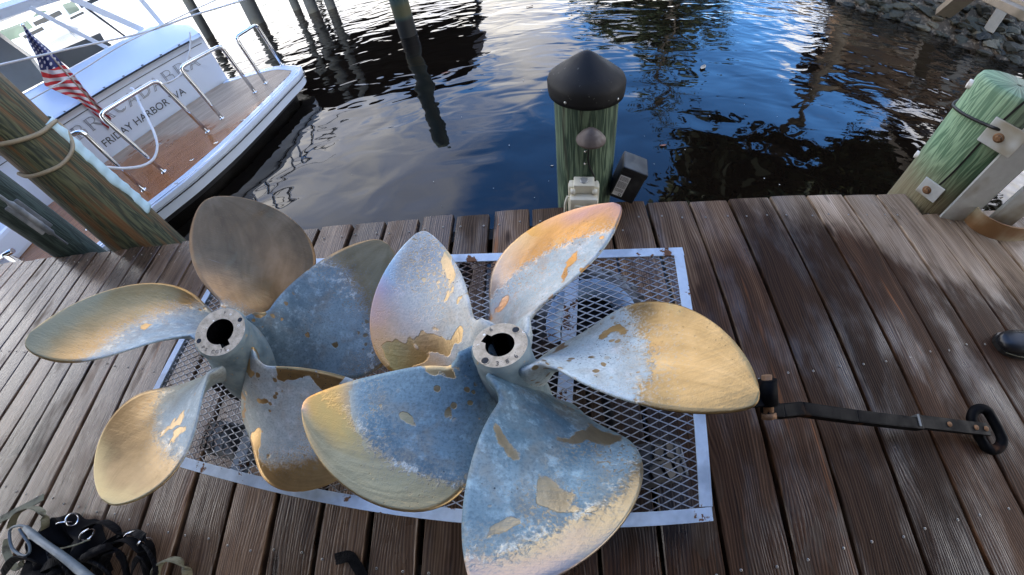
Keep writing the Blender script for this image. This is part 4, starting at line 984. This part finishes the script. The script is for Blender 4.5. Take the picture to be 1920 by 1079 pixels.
def blade_pts(sh, d, u, s, h):
    a0, a1, a2, a3, s1, s2, s3, r1, r2, P0, P1, cm, zr, R = sh
    r1 = r1+d[5]*.5; r2 = r2+d[1]; P0 = P0+d[2]; uc = np.clip(u, 0, 1)
    rho = .2+.8*u
    w = np.sqrt(np.clip(1-uc**5, 0, 1))*(a0+a1*uc+a2*uc*uc+a3*uc**3)
    w = np.where(u < 0, w*(1+1.2*u), w)
    gu = np.where(uc > .1, uc, .05+uc*uc/.2); t = w*s+s1*gu+s2*uc*uc+s3*uc**3
    be = np.arctan2(P0+P1*uc, 2*np.pi*np.maximum(rho, .2)); ph = t*np.cos(be)/np.maximum(rho, .14)
    z = t*np.sin(be)+r1*uc+r2*uc*uc+zr-.035*(1-s*s)*w*np.sin(np.pi*uc)
    X = np.stack([rho*np.cos(ph*h)*R, rho*np.sin(ph*h)*R, z*R], -1)
    g = np.exp(d[3]); X[..., :2] *= (1+(g-1)*uc)[..., None]
    a = (d[0]+d[4]*uc)*h; c, q = np.cos(a), np.sin(a)
    return np.stack([X[..., 0]*c-X[..., 1]*q, X[..., 0]*q+X[..., 1]*c, X[..., 2]], -1)
# look of each blade: cut = where bare bronze starts, ks = slope over the chord, pat/blue = patina colours, bronze colour, heat tint strength and side
TANC = (.52, .385, .215)
def blade_mat(name, cut, ks, tan, pa, pb, tint=0., side=-1, t0=.45, t1=.95, patches=.3, soft=.02, seed=0., tcol=None, iri=0., ku=1.0, met=.72, ph=0., tu=-.3, yb=0.):
    def f(t):
        u = t.attr('bu'); s = t.attr('bs'); o = t.obj()
        n1 = t.noise(o, 9, 4, .55, .3, w=seed); n2 = t.noise(o, 55, 4, .65, w=seed+2); n3 = t.noise(o, 230, 2, .6, w=seed+4); n4 = t.noise(o, 4, 3, .5, .4, w=seed+7)
        q = t.m('ADD', t.m('MULTIPLY', u, ku), t.m('MULTIPLY', s, ks))
        q = t.m('ADD', q, t.m('ADD', t.m('MULTIPLY', t.m('SUBTRACT', n1, .5), .20), t.m('MULTIPLY', t.m('SUBTRACT', n2, .5), .22)))
        q = t.m('ADD', q, t.m('MULTIPLY', t.m('SUBTRACT', n3, .5), .16))
        T = t.m('ADD', t.m('MULTIPLY', t.ss(q, cut-soft-.02, cut+soft+.02), .75), t.m('MULTIPLY', t.ss(t.m('ADD', q, t.m('MULTIPLY', t.m('SUBTRACT', n3, .5), .9)), cut-.13, cut+.13), .25))
        # rubbed through patches and droplets on the patina, darker pits
        Pn = t.noise(o, 13, 2, .45, .5, w=seed+11); pm = t.ss(t.m('ADD', Pn, t.m('MULTIPLY', n2, .10)), .76-patches*.22, .775-patches*.22)
        v1 = t.voro(t.vm('ADD', o, t.vm('MULTIPLY', t.noise(o, 40, 2, fac=False), (.012, .012, .012))), 48, rnd=1); dz = t.m('MULTIPLY', t.ss(v1, .27, .24), t.ss(t.noise(o, 11, 2, w=seed+20), .55, .60))
        v2 = t.voro(o, 130); pit = t.m('MULTIPLY', t.ss(v2, .17, .12), t.ss(t.noise(o, 12, 2, w=seed+31), .55, .62))
        spk = t.m('MULTIPLY', t.ss(n3, .53, .60), t.ss(t.m('ADD', n1, t.m('MULTIPLY', q, .35)), .60, .85))
        pcol = t.mix(t.ss(t.m('ADD', n4, t.m('MULTIPLY', t.m('SUBTRACT', n2, .5), .25)), .36, .62), pb, pa); pcol = t.mix(t.m('MULTIPLY', t.ss(t.noise(o, 17, 4, .6, .5, w=seed+50), .45, .68), .38), pcol, tuple(c*.8 for c in tan)); pcol = t.mix(t.m('MULTIPLY', t.ss(n2, .5, .7), .45), pcol, tuple(min(c*1.6+.03, .8) for c in pa))
        pcol = t.mix(t.m('MULTIPLY', t.ss(n3, .55, .35), .30), pcol, tuple(c*.4 for c in pb))
        st = t.m('ADD', t.m('MULTIPLY', t.noise(o, 7, 5, .6, .8, w=seed+40), .7), t.m('MULTIPLY', t.noise(t.comb(t.m('MULTIPLY', u, 1.4), t.m('MULTIPLY', s, 3), seed), 2.0, 4, .6, .8), .3))
        tc = t.ramp(st, [(.34, tuple(c*.60 for c in tan)), (.5, tan), (.66, tuple(min(c*1.25+.02, .8) for c in tan))])
        pl = t.noise(o, 6.5, 3, .6, .9, w=seed+60); tc = t.mix(t.m('MULTIPLY', t.ss(pl, .60, .66), .45), tc, (tan[0]*.95, tan[1]*1.12, tan[2]*1.25)); pl2 = t.noise(o, 8, 4, .6, .5, w=seed+66); tc = t.mix(t.m('MULTIPLY', t.ss(pl2, .58, .70), .35), tc, (tan[0]*1.05, tan[1]*.80, tan[2]*.45))
        if tcol: tc = t.mix(t.ss(t.m('ADD', u, t.m('MULTIPLY', t.m('SUBTRACT', n1, .5), .5)), .80, .97), tc, tcol)
        tan_ = None
        m_ = t.m('MAXIMUM', T, t.m('MAXIMUM', pm, t.m('MAXIMUM', t.m('MULTIPLY', dz, .9), t.m('MULTIPLY', spk, .85))))
        c = t.mix(m_, pcol, tc); c = t.mix(t.m('MULTIPLY', pit, t.m('SUBTRACT', 1, T)), c, (.035, .05, .065))
        # thin whitish margin where bronze meets patina
        edge = t.m('MULTIPLY', t.ss(t.m('ABSOLUTE', t.m('SUBTRACT', q, cut)), .05, .0), t.ss(n2, .5, .6)); c = t.mix(t.m('MULTIPLY', edge, .55), c, (.60, .60, .54))
        if tint:
            e = t.m('MULTIPLY', t.ss(u, tu, tu+.2), t.ss(t.m('ADD', t.m('MULTIPLY', s, side), t.m('ADD', t.m('MULTIPLY', t.m('SUBTRACT', n1, .5), .9), t.m('MULTIPLY', t.m('SUBTRACT', n2, .5), .35))), t0, t1))
            band = t.m('FRACT', t.m('ADD', t.m('MULTIPLY', t.sep(o)[1] if yb else u, yb or 1.15), t.m('ADD', ph, t.m('MULTIPLY', t.m('SUBTRACT', n1, .5), .5))))
            ir = t.ramp(band, [(.0, (.78, .46, .12)), (.22, (.80, .40, .10)), (.40, (.66, .40, .30)), (.50, (.52, .40, .48)), (.62, (.34, .54, .74)), (.80, (.55, .66, .70)), (1., (.78, .62, .34))])
            c = t.mix(t.m('MULTIPLY', e, tint), c, ir)
        scr = t.ss(t.noise(t.mapv(o, (4, 140, 20), (0, .3, seed)), 1, 2, .5), .74, .80); c = t.mix(t.m('MULTIPLY', scr, .12), c, (.7, .68, .6))
        return {'Base Color': c, 'Metallic': t.mix(m_, met*.35, met), 'Roughness': t.m('ADD', t.mix(m_, .50, .27), t.m('MULTIPLY', n1, .10)),
                'Normal': t.bump(t.m('ADD', t.m('ADD', t.m('MULTIPLY', pit, -.8), t.m('MULTIPLY', t.noise(t.mapv(o, (9, 160, 30), (0, .3, seed)), 1, 3, .6), .35)), t.m('ADD', t.m('MULTIPLY', n2, .5), t.m('ADD', t.m('MULTIPLY', n3, .35), t.m('MULTIPLY', m_, -.7)))), .55, .0018)}
    return material(name, f)
LB, DB, GB = (.40, .48, .50), (.12, .20, .28), (.27, .34, .37)
BM = [
 blade_mat('silver blue and iridescent edge', 1.5, .25, (0.594, 0.412, 0.208), (.62, .62, .56), (.40, .45, .48), tint=.85, side=-1, t0=-.3, t1=.85, patches=.50, seed=1., soft=.10, ph=.08, yb=3.0),
 blade_mat('heat tinted orange', .68, -.20, (0.505, 0.253, 0.074), (0.555, 0.600, 0.578), (0.378, 0.467, 0.489), tint=.35, side=-1, t0=.2, t1=.9, patches=.35, seed=2.3, soft=.03, ku=1.1, ph=.1, tcol=(0.429, 0.237, 0.178)),
 blade_mat('tan tip pale root', .56, .06, (0.319, 0.208, 0.085), (0.532, 0.610, 0.621), (0.310, 0.411, 0.467), patches=.30, seed=3.1, soft=.02),
 blade_mat('blue patina droplets', .78, -.10, (0.330, 0.260, 0.160), (.235, .345, .395), (.065, .130, .175), patches=.45, seed=4.7, soft=.03, tcol=(.30, .235, .20)),
 blade_mat('blue patina tan lip', .64, -.20, (0.440, 0.304, 0.140), (.20, .305, .355), (.055, .112, .155), tint=.95, side=1, t0=-.3, t1=.45, patches=.48, seed=5.9, soft=.03, ph=-.82, tu=.62),
 blade_mat('dark brown bronze', -.05, -.12, (.215, .128, .060), (0.222, 0.266, 0.281), (0.118, 0.163, 0.192), patches=.3, seed=6.2, soft=.10, met=.65),
 blade_mat('olive brown and blue', .62, .0, (0.220, 0.142, 0.064), (.21, .29, .33), (.065, .115, .150), patches=.25, seed=7.7, soft=.05),
 blade_mat('grey with tan blotches', .72, -.30, (0.517, 0.319, 0.128), (.56, .60, .58), (.33, .40, .41), patches=.70, seed=8.4, soft=.06),
 blade_mat('pinkish tan tip', .48, -.05, (0.387, 0.265, 0.130), (0.435, 0.508, 0.508), (0.259, 0.342, 0.384), patches=.3, seed=9.9, soft=.07, tcol=(0.488, 0.370, 0.178)),
 blade_mat('gold tip blue root', .50, -.10, (0.337, 0.209, 0.081), (0.420, 0.499, 0.529), (0.220, 0.309, 0.379), patches=.35, seed=10.6, soft=.10, tcol=(.33, .25, .13)),
]
def b_hub(t):
    o = t.obj(); n = t.noise(o, 16, 5, .6); n2 = t.noise(o, 90, 3, .6); z = t.sep(o)[2]
    c = t.ramp(n, [(.3, (.10, .16, .20)), (.5, (.26, .34, .37)), (.72, (.42, .47, .46))]); c = t.mix(t.ss(n2, .62, .7), c, (.46, .36, .22))
    return {'Base Color': c, 'Metallic': .25, 'Roughness': .5, 'Normal': t.bump(n2, .35, .002)}
M_hub = material('patinated hub', b_hub)
def b_face(t):
    o = t.obj(); x, y, z = t.sep(o); n = t.noise(o, 60, 5, .7); n2 = t.noise(o, 240, 2, .6)
    r = t.m('SQRT', t.m('ADD', t.m('MULTIPLY', x, x), t.m('MULTIPLY', y, y)))
    c = t.ramp(n, [(.35, (.34, .28, .20)), (.55, (.55, .46, .34)), (.75, (.72, .64, .50))]); c = t.mix(t.ss(n2, .64, .72), c, (.16, .14, .12))
    sp = t.ss(t.voro(o, 55), .16, .13); ri = t.ss(t.voro(o, 55), .09, .11); c = t.mix(t.m('MULTIPLY', t.m('MULTIPLY', sp, ri), t.ss(t.noise(o, 30, 1), .5, .55)), c, (.85, .84, .8))
    return {'Base Color': c, 'Metallic': .15, 'Roughness': .6, 'Normal': t.bump(n, .6, .0015)}
M_face = material('machined hub face', b_face)
M_bore = simple('black bore', (.006, .006, .007), .22, .4, scale=60, bump=.3)
def ring_face(m, ro, ri, z, notch, n=72, nr=2):
    # flat annulus with a square keyway cut from the bore
    vs = []; fs = []
    for k in range(n):
        a = 2*math.pi*k/n; d = (a-notch+math.pi) % (2*math.pi)-math.pi; rr = ri
        if abs(d) < .27: rr = min((ri*1.34)/max(math.cos(d), .5), ri*1.42)
        vs += [(ro*math.cos(a), ro*math.sin(a), z), (rr*math.cos(a), rr*math.sin(a), z), (rr*math.cos(a), rr*math.sin(a), z-.16)]
    for k in range(n):
        j = (k+1) % n; fs += [(k*3, j*3, j*3+1, k*3+1), (k*3+1, j*3+1, j*3+2, k*3+2)]
    return vs, fs
def propeller(side, label, rf, rb, notch, holes, text):
    x, y, z, tx, ty, ph = PRP[side]
    Rm = Matrix.Rotation(tx, 4, 'X') @ Matrix.Rotation(ty, 4, 'Y')
    e = empty('propeller', (x, y, z), label=label, cat='propeller', group='bronze propellers lying on the cart'); e.rotation_euler = Rm.to_euler()
    R = SH[side][13]
    prof = [(rf*.93, .0006), (rf*.93, 0.0), (rf, -.006), (rf*1.0, -.016), (rf*.985, -.03), (rf*1.06, -.06), (rf*1.2, -.10), (rf*1.36, -.15), (rf*1.46, -.20), (rf*1.44, -.235), (rf*1.35, -.25), (rf*.8, -.252)]
    hub = MB().lathe(prof, 56).build('hub', M_hub, e)
    vs, fs = ring_face(None, rf*.93, rb, .0006, notch); m = MB(); va = [v for k, v in enumerate(vs) if k % 3 < 2]; na = len(va)//2; m.add(va, [(2*k, 2*((k+1) % na), 2*((k+1) % na)+1, 2*k+1) for k in range(na)])
    face = m.build('hub_face', M_face, e)
    m = MB(); m.add([(v[0], v[1], v[2]-.0002) for v in vs], [f for k, f in enumerate(fs) if k % 2 == 1]); m.disc(rb*1.45, -.158, 40); m.build('bore', M_bore, e)
    for a, rr in holes:
        c = (rr*rf*math.cos(a), rr*rf*math.sin(a), .0008)
        m = MB().lathe([(.0072, 0), (.0068, .0006), (.0055, .0004), (.0052, -.001)], 16, c); m.build('bolt_hole_rim', M_face, face); MB().disc(.0056, .0010, 16, (c[0], c[1])).build('bolt_hole', M_bore, face)
    # stamped characters round the face
    for k, (ch, a) in enumerate(text):
        cu = bpy.data.curves.new('stamp', 'FONT'); cu.body = ch; cu.size = .0105; cu.extrude = .0003; cu.align_x = 'CENTER'; cu.align_y = 'CENTER'
        ob = bpy.data.objects.new('stamp', cu); COL.objects.link(ob); bpy.context.view_layer.update()
        me = bpy.data.meshes.new_from_object(ob.evaluated_get(bpy.context.evaluated_depsgraph_get())); bpy.data.objects.remove(ob)
        me.materials.clear(); me.materials.append(M_stamp); rr = rf*.78
        me.transform(Matrix.Translation((rr*math.cos(a), rr*math.sin(a), .001)) @ Matrix.Rotation(a+math.pi/2, 4, 'Z')); link('stamped_character', me, face)
    us = np.concatenate([[-.16, -.11, -.06], np.linspace(0, .8, 30), 1-np.linspace(1, 0, 22)[1:]**2*.2]); ns = 33; ssv = np.linspace(-1, 1, ns)
    Ug, Sg = np.meshgrid(us, ssv, indexing='ij')
    for k in range(5):
        idx = k if side == 'R' else 5+k
        X = blade_pts(SH[side], BD[idx], Ug, Sg, HAND[side]); a = ph-k*2*math.pi/5; c, q = math.cos(a), math.sin(a)
        X = np.stack([X[..., 0]*c-X[..., 1]*q, X[..., 0]*q+X[..., 1]*c, X[..., 2]], -1)
        du = np.gradient(X, axis=0); ds = np.gradient(X, axis=1); nn = np.cross(du, ds); L = np.linalg.norm(nn, axis=-1, keepdims=True); nn = nn/np.maximum(L, 1e-9)
        nn[-1] = nn[-2]
        if nn[10, ns//2, 2] < 0: nn = -nn
        uu = np.clip(Ug, 0, 1)
        th = .0016+.0075*(1-uu)*(1-Sg**2)+.0022*(1-Sg**2)+.026*np.exp(-(Ug+.16)/.10)*np.sqrt(np.clip(1-Sg**2, 0, 1))
        top = X+nn*th[..., None]; bot = X-nn*th[..., None]
        nu_ = len(us); V = np.concatenate([top.reshape(-1, 3), bot.reshape(-1, 3)]); o_ = nu_*ns; F = []
        for i in range(nu_-1):
            for j in range(ns-1):
                A = i*ns+j; F.append((A, A+1, A+ns+1, A+ns)); F.append((o_+A, o_+A+ns, o_+A+ns+1, o_+A+1))
            for j in (0, ns-1):
                A = i*ns+j; F.append((A, A+ns, o_+A+ns, o_+A))
        for j in range(ns-1):
            for i in (0, nu_-1): A = i*ns+j; F.append((A, A+1, o_+A+1, o_+A))
        me = bpy.data.meshes.new('blade'); me.from_pydata(V.tolist(), [], F); me.polygons.foreach_set('use_smooth', [True]*len(F))
        for nm, g in (('bu', Ug), ('bs', Sg)): me.attributes.new(nm, 'FLOAT', 'POINT').data.foreach_set('value', np.tile(g.ravel(), 2).astype(np.float32))
        bm = bmesh.new(); bm.from_mesh(me); bmesh.ops.recalc_face_normals(bm, faces=bm.faces); bm.to_mesh(me); bm.free()
        me.materials.append(BM[idx]); link('blade', me, e)
    return e
M_stamp = simple('stamp', (.14, .12, .10), .7)
def arc(s, a0, st): return [(c, R_(a0+i*st)) for i, c in enumerate(s) if c != ' ']
propeller('R', 'bronze five blade propeller lying on top, blue patina and heat tinted orange blade tips', .0440, .0218, R_(150), ((R_(48), .77), (R_(-125), .77)), arc('9', 118, 10)+arc('3 8 6', -92, 12))
propeller('L', 'darker bronze five blade propeller lying beneath the other, with one plain brown upright blade', .0585, .0295, R_(-48), ((R_(45), .80), (R_(-142), .80)), arc('PS CG75', -118, 11)+arc('4', 100, 9))

# ================================================================== straps and tackle, bottom left
M_blkw = simple('black nylon webbing', (.004, .004, .005), .85, scale=220, var=.4, bump=.6, spec=.12)
M_olive = simple('olive webbing', (.20, .19, .12), .85, scale=200, var=.3, bump=.6, dirt=(.08, .07, .05))
M_lev = simple('blue grey galvanised', (.10, .135, .165), .5, .35, scale=60, var=.3, bump=.15)
def Q(px, py, z): return at(px, py, z)
def ribbon(pts, w, t, mat, name, label, cat, group=None, sub=6, twist=None):
    P_ = smoothpath(pts, sub); ups = None
    if twist is not None: n_ = len(P_); ups = [Vector((math.cos(twist[0]+(twist[1]-twist[0])*i/n_)*.9, math.sin(twist[0]+(twist[1]-twist[0])*i/n_)*.9, .35)) for i in range(n_)]
    return tag(MB().ribbon(P_, w, t, ups=ups).build(name, mat), label, cat, group)
ribbon([Q(-20, 985, .06), Q(25, 962, .05), Q(58, 945, .045), Q(82, 932, .035)], .030, .004, M_olive, 'strap', 'olive webbing strap end pointing up from the tackle heap', 'strap')
ribbon([Q(20, 990, .07), Q(30, 965, .10), Q(55, 952, .12), Q(78, 960, .12), Q(85, 985, .09), Q(75, 1010, .05)], .024, .004, M_olive, 'strap', 'olive webbing loop standing behind the metal lever', 'strap', twist=(1.2, 2.4))
ribbon([Q(14, 1010, .05), Q(12, 1035, .04), Q(30, 1066, .03), Q(45, 1050, .04), Q(62, 1020, .06)], .020, .004, M_olive, 'strap', 'olive webbing tail curling under the wire hook', 'strap', twist=(0, 1.4))
ribbon([Q(290, 1090, .02), Q(294, 1065, .06), Q(312, 1050, .085), Q(335, 1052, .085), Q(350, 1070, .06), Q(352, 1095, .02)], .030, .005, M_olive, 'strap', 'olive webbing loop standing alone at the bottom edge', 'strap', twist=(1.4, 1.9))
# black canvas bag, collapsed
bg = empty('tool_bag', tuple(Q(140, 1030, 0)), label='collapsed black canvas tool bag with steel rings among the straps', cat='bag')
bl_ = bg.location
m = MB(); vs = []; nn_, rr_ = 40, 9
for i in range(rr_):
    f = i/(rr_-1)
    for k in range(nn_):
        a = 2*math.pi*k/nn_; rad = 1-.25*f+.10*math.sin(3*a+f*2)+.06*math.sin(7*a+f*5)
        rx, ry, zz = .17*rad, .125*rad, .006+.085*math.sin(f*1.5)+.014*math.sin(4*a+2)*f
        vs.append((rx*math.cos(a), ry*math.sin(a), zz))
for i, f in ((0, .80), (1, .55), (2, .25)):
    for k in range(nn_):
        a = 2*math.pi*k/nn_; rad = .66*f*(1+.12*math.sin(3*a+2)+.06*math.sin(8*a)); vs.append((.17*rad*math.cos(a), .125*rad*math.sin(a), .060-.022*i+.01*math.sin(5*a)))
rows_ = rr_+3; m.add(vs, [(i*nn_+k, i*nn_+(k+1) % nn_, (i+1)*nn_+(k+1) % nn_, (i+1)*nn_+k) for i in range(rows_-1) for k in range(nn_)]+[tuple((rows_-1)*nn_+k for k in range(nn_))], True)
M_canvas = simple('black canvas', (.003, .003, .004), .85, scale=60, var=.4, bump=.7, spec=.1)
m.build('bag_body', M_canvas, bg)
for (px, py), a in (((120, 982), .4), ((163, 1003), 1.2), ((135, 975), 2.0)):
    c = Q(px, py, .085)-bl_; pts = [c+Vector((math.cos(a)*.022*math.cos(q), math.sin(a)*.022*math.cos(q), .022*math.sin(q))) for q in np.linspace(0, 2*math.pi, 20)[:-1]]
    MB().tube(pts, .0032, 8, closed=True).build('ring', M_chrome, bg)
MB().tube(smoothpath([Q(78, 1003, .07)-bl_, Q(100, 1028, .09)-bl_, Q(135, 1024, .10)-bl_, Q(168, 1012, .10)-bl_]), .003, 6).build('piping', M_olive, bg)
k = 0
for pts, w, lab in (
    ([(150, 1000), (170, 985), (192, 978), (215, 990), (228, 1010), (222, 1026)], .030, 'black webbing loop arching over the right end of the tool bag'),
    ([(205, 1075), (200, 1045), (215, 1018), (240, 1012), (262, 1030), (275, 1060), (280, 1095)], .034, 'wide black strap loop draped at the front of the heap'),
    ([(185, 1085), (192, 1050), (208, 1035), (228, 1045), (240, 1085)], .022, 'small black inner strap loop at the front of the heap'),
    ([(225, 1002), (248, 998), (270, 1008), (285, 1030), (290, 1060)], .026, 'outer black strap with a shiny edge on the right of the heap'),
    ([(145, 1042), (175, 1032), (200, 1020), (228, 1004)], .024, 'black strap lying diagonally across the heap'),
    ([(60, 1085), (85, 1062), (110, 1052), (135, 1065), (160, 1090)], .03, 'black strap half hidden beneath the metal lever'),
    ([(245, 1090), (250, 1060), (262, 1046), (272, 1062), (276, 1092)], .02, 'narrow black strap loop, rightmost under the wide one'),
    ([(5, 1075), (25, 1050), (50, 1048), (70, 1062), (82, 1090)], .028, 'black strap at the far left bottom corner')):
    n_ = len(pts); P_ = [Q(x, y, .025+.07*math.sin(math.pi*i/(n_-1))) for i, (x, y) in enumerate(pts)]
    ribbon(P_, w, .005, M_blkw, 'strap', lab, 'strap', twist=(.6+k*.5, 2.2+k*.5)); k += 1
for n_, (pts, r_, lab) in enumerate((
    ([(188, 1096), (178, 1062), (190, 1036), (214, 1030), (232, 1046), (236, 1096)], .009, 'thin black rope loop in front of the wide strap loop'),
    ([(120, 1060), (150, 1050), (182, 1058), (205, 1078), (210, 1096)], .010, 'black rope curving low over the front of the heap'),
    ([(232, 1012), (262, 1018), (282, 1040), (292, 1070), (286, 1096)], .009, 'black rope following the outer right side of the heap'),
    ([(88, 1040), (108, 1048), (128, 1078), (128, 1096)], .009, 'black rope dropping off the bag beside the lever'))):
    P_ = smoothpath([Q(x, y, .03+.065*math.sin(math.pi*i/(len(pts)-1))) for i, (x, y) in enumerate(pts)], 8)
    m = MB()
    for s_ in range(3):                                     # three laid strands
        m.tube([P_[i]+Vector((math.cos(i*.9+s_*2.094), math.sin(i*.9+s_*2.094)*.6, math.sin(i*.9+s_*2.094)))*r_*.5 for i in range(len(P_))], r_*.62, 6)
    tag(m.build('rope', M_blkw), lab, 'rope')
MB_ = MB().tube(smoothpath([Q(158, 1046, .10), Q(180, 1035, .11), Q(205, 1024, .11)]), .014, 10); tag(MB_.build('padded_strap', M_blkw), 'rounded black padded strap lying across the other straps', 'strap')
for (px, py), a, lab in (((248, 1004), .9, 'small steel ring, upper of two on the right straps'), ((272, 1020), 1.3, 'small steel ring, lower of two on the right straps')):
    c = Q(px, py, .07); pts = [c+Vector((math.cos(a)*.020*math.cos(q), math.sin(a)*.020*math.cos(q), .026*math.sin(q))) for q in np.linspace(0, 2*math.pi, 20)[:-1]]
    tag(MB().tube(pts, .003, 8, closed=True).build('strap_ring', M_chrome), lab, 'ring')
lv = empty('pry_lever', tuple(Q(100, 1030, .12)), label='blue grey steel lever with a wire hook eye, lying over the bag', cat='lever')
a, b = Q(48, 990, .12), Q(190, 1100, .17); pth = [a.lerp(b, k/8)+Vector((0, 0, .004*math.sin(k))) for k in range(9)]
m = MB(); m.tube([tuple(p-lv.location) for p in pth], [.009, .013, .012, .012, .0125, .013, .014, .014, .014], 12); m.build('shaft', M_lev, lv)
lp_ = [Q(52, 989, .12), Q(35, 986, .12), Q(20, 992, .11), Q(18, 1010, .10), Q(24, 1030, .09), Q(42, 1042, .09), Q(54, 1038, .095), Q(55, 1022, .10), Q(44, 1005, .11), Q(36, 992, .12)]
MB().tube([tuple(p-lv.location) for p in smoothpath(lp_)], .0045, 10).build('wire_hook', M_lev, lv)
tag(MB().tube(smoothpath([Q(78, 978, .05), Q(80, 1000, .045), Q(90, 1040, .05), Q(100, 1090, .05)]), .004, 8).build('cord', M_cord), 'thin dark cord beside the lever in the tackle heap', 'cord')
# scrap of black strap
m = MB(); P_ = [Q(629, 1049, .012), Q(655, 1044, .02), Q(668, 1060, .015), Q(682, 1085, .012), Q(690, 1110, .01)]
ribbon(P_, .034, .004, M_blkw, 'strap', 'short torn black strap lying alone on the planks, front centre', 'strap')

# shoe at the right edge
M_shoe = simple('black leather', (.012, .013, .015), .35, scale=40, var=.3, bump=.25, dirt=(.05, .05, .05), dirt_amt=.3)
s0 = at(1874, 640, .03); sh_ = empty('shoe', (s0.x, s0.y, 0), R_(-14), label='black work shoe, only its toe showing at the edge of the planks', cat='shoe')
vs = []; n_ = 28; secs = [(.0, .004, .012, .035), (.008, .024, .012, .045), (.03, .042, .010, .056), (.07, .052, .010, .064), (.12, .054, .010, .074), (.18, .046, .010, .095), (.24, .040, .010, .115), (.29, .038, .012, .12), (.315, .028, .014, .11)]
for x_, w, zb, zt in secs:
    for k in range(n_):
        a = 2*math.pi*k/n_; c, s = math.cos(a), math.sin(a); vs.append((x_, math.copysign(abs(c)**.75, c)*w, (zb+zt)/2+math.copysign(abs(s)**.7, s)*(zt-zb)/2))
N_ = len(secs); MB().add(vs, [(i*n_+k, i*n_+(k+1) % n_, (i+1)*n_+(k+1) % n_, (i+1)*n_+k) for i in range(N_-1) for k in range(n_)]+[tuple(range(n_))[::-1], tuple((N_-1)*n_+k for k in range(n_))], True).build('upper', M_shoe, sh_)
ol = [(x_, w+.005) for x_, w, _, _ in secs]; poly = [(x_-.004*(i == 0), w) for i, (x_, w) in enumerate(ol)]+[(x_, -w) for x_, w in ol[::-1]]
MB().prism(poly, .001, .018).build('sole', M_cord, sh_)
MB().tube(smoothpath([(.02, -.046, .022), (.07, -.057, .024), (.12, -.058, .024)]), .002, 6).build('welt', M_olive, sh_)

# leaves and flecks on the water
M_fl = simple('fallen leaf', (.26, .10, .05), .6, scale=60, var=.4); M_fl2 = simple('pale leaf', (.42, .34, .24), .6, scale=60)
for px, py, s, rz, lab, mt_ in ((1243, 273, .035, .2, 'small reddish leaf floating right of the capped pile', M_fl), (993, 13, .07, .5, 'dead leaf floating by the top edge', M_fl),
                            (836, 137, .06, .4, 'orange leaf floating in the boathouse reflection', M_fl), (1035, 311, .016, 0, 'pale fleck floating just left of the capped pile', M_fl2),
                            (1199, 341, .018, 0, 'pale fleck floating below the transformer', M_fl2), (1318, 127, .08, .9, 'pale curled leaf floating in the blue water', M_fl2)):
    q = at(px, py, ZW+.006); vs = []; n_ = 8
    for k in range(n_+1): x_ = -1+2*k/n_; w = .38*(1-x_*x_)**.8; vs += [(x_*s, w*s, .18*s*abs(x_)), (x_*s, 0, .02*s), (x_*s, -w*s, .15*s)]
    o = MB().add(vs, [(k*3+j, (k+1)*3+j, (k+1)*3+j+1, k*3+j+1) for k in range(n_) for j in (0, 1)], True).build('leaf', mt_, None, (q.x, q.y, q.z), (0, 0, rz)); tag(o, lab, 'leaf', 'leaves floating on the water')

# specks of scum drifting on the water near the dock
m = MB(); rs = random.Random(5)
for k in range(55):
    x_ = rs.uniform(-2.4, 5.5); y_ = 1.35+abs(rs.gauss(0, 1.6)); s = rs.choice((.003, .004, .006)); a0 = rs.random()*6
    m.add([(x_+s*math.cos(a0+a)*(1+.4*math.sin(a*3)), y_+s*math.sin(a0+a), ZW+.012) for a in (0, 1.05, 2.1, 3.14, 4.2, 5.2)]+[(x_, y_, ZW+.014)], [(i, (i+1) % 6, 6) for i in range(6)])
tag(m.build('floating_specks', simple('pale specks', (.55, .53, .48), .6)), 'pale specks of scum scattered on the dark water by the dock', 'debris', kind='stuff')
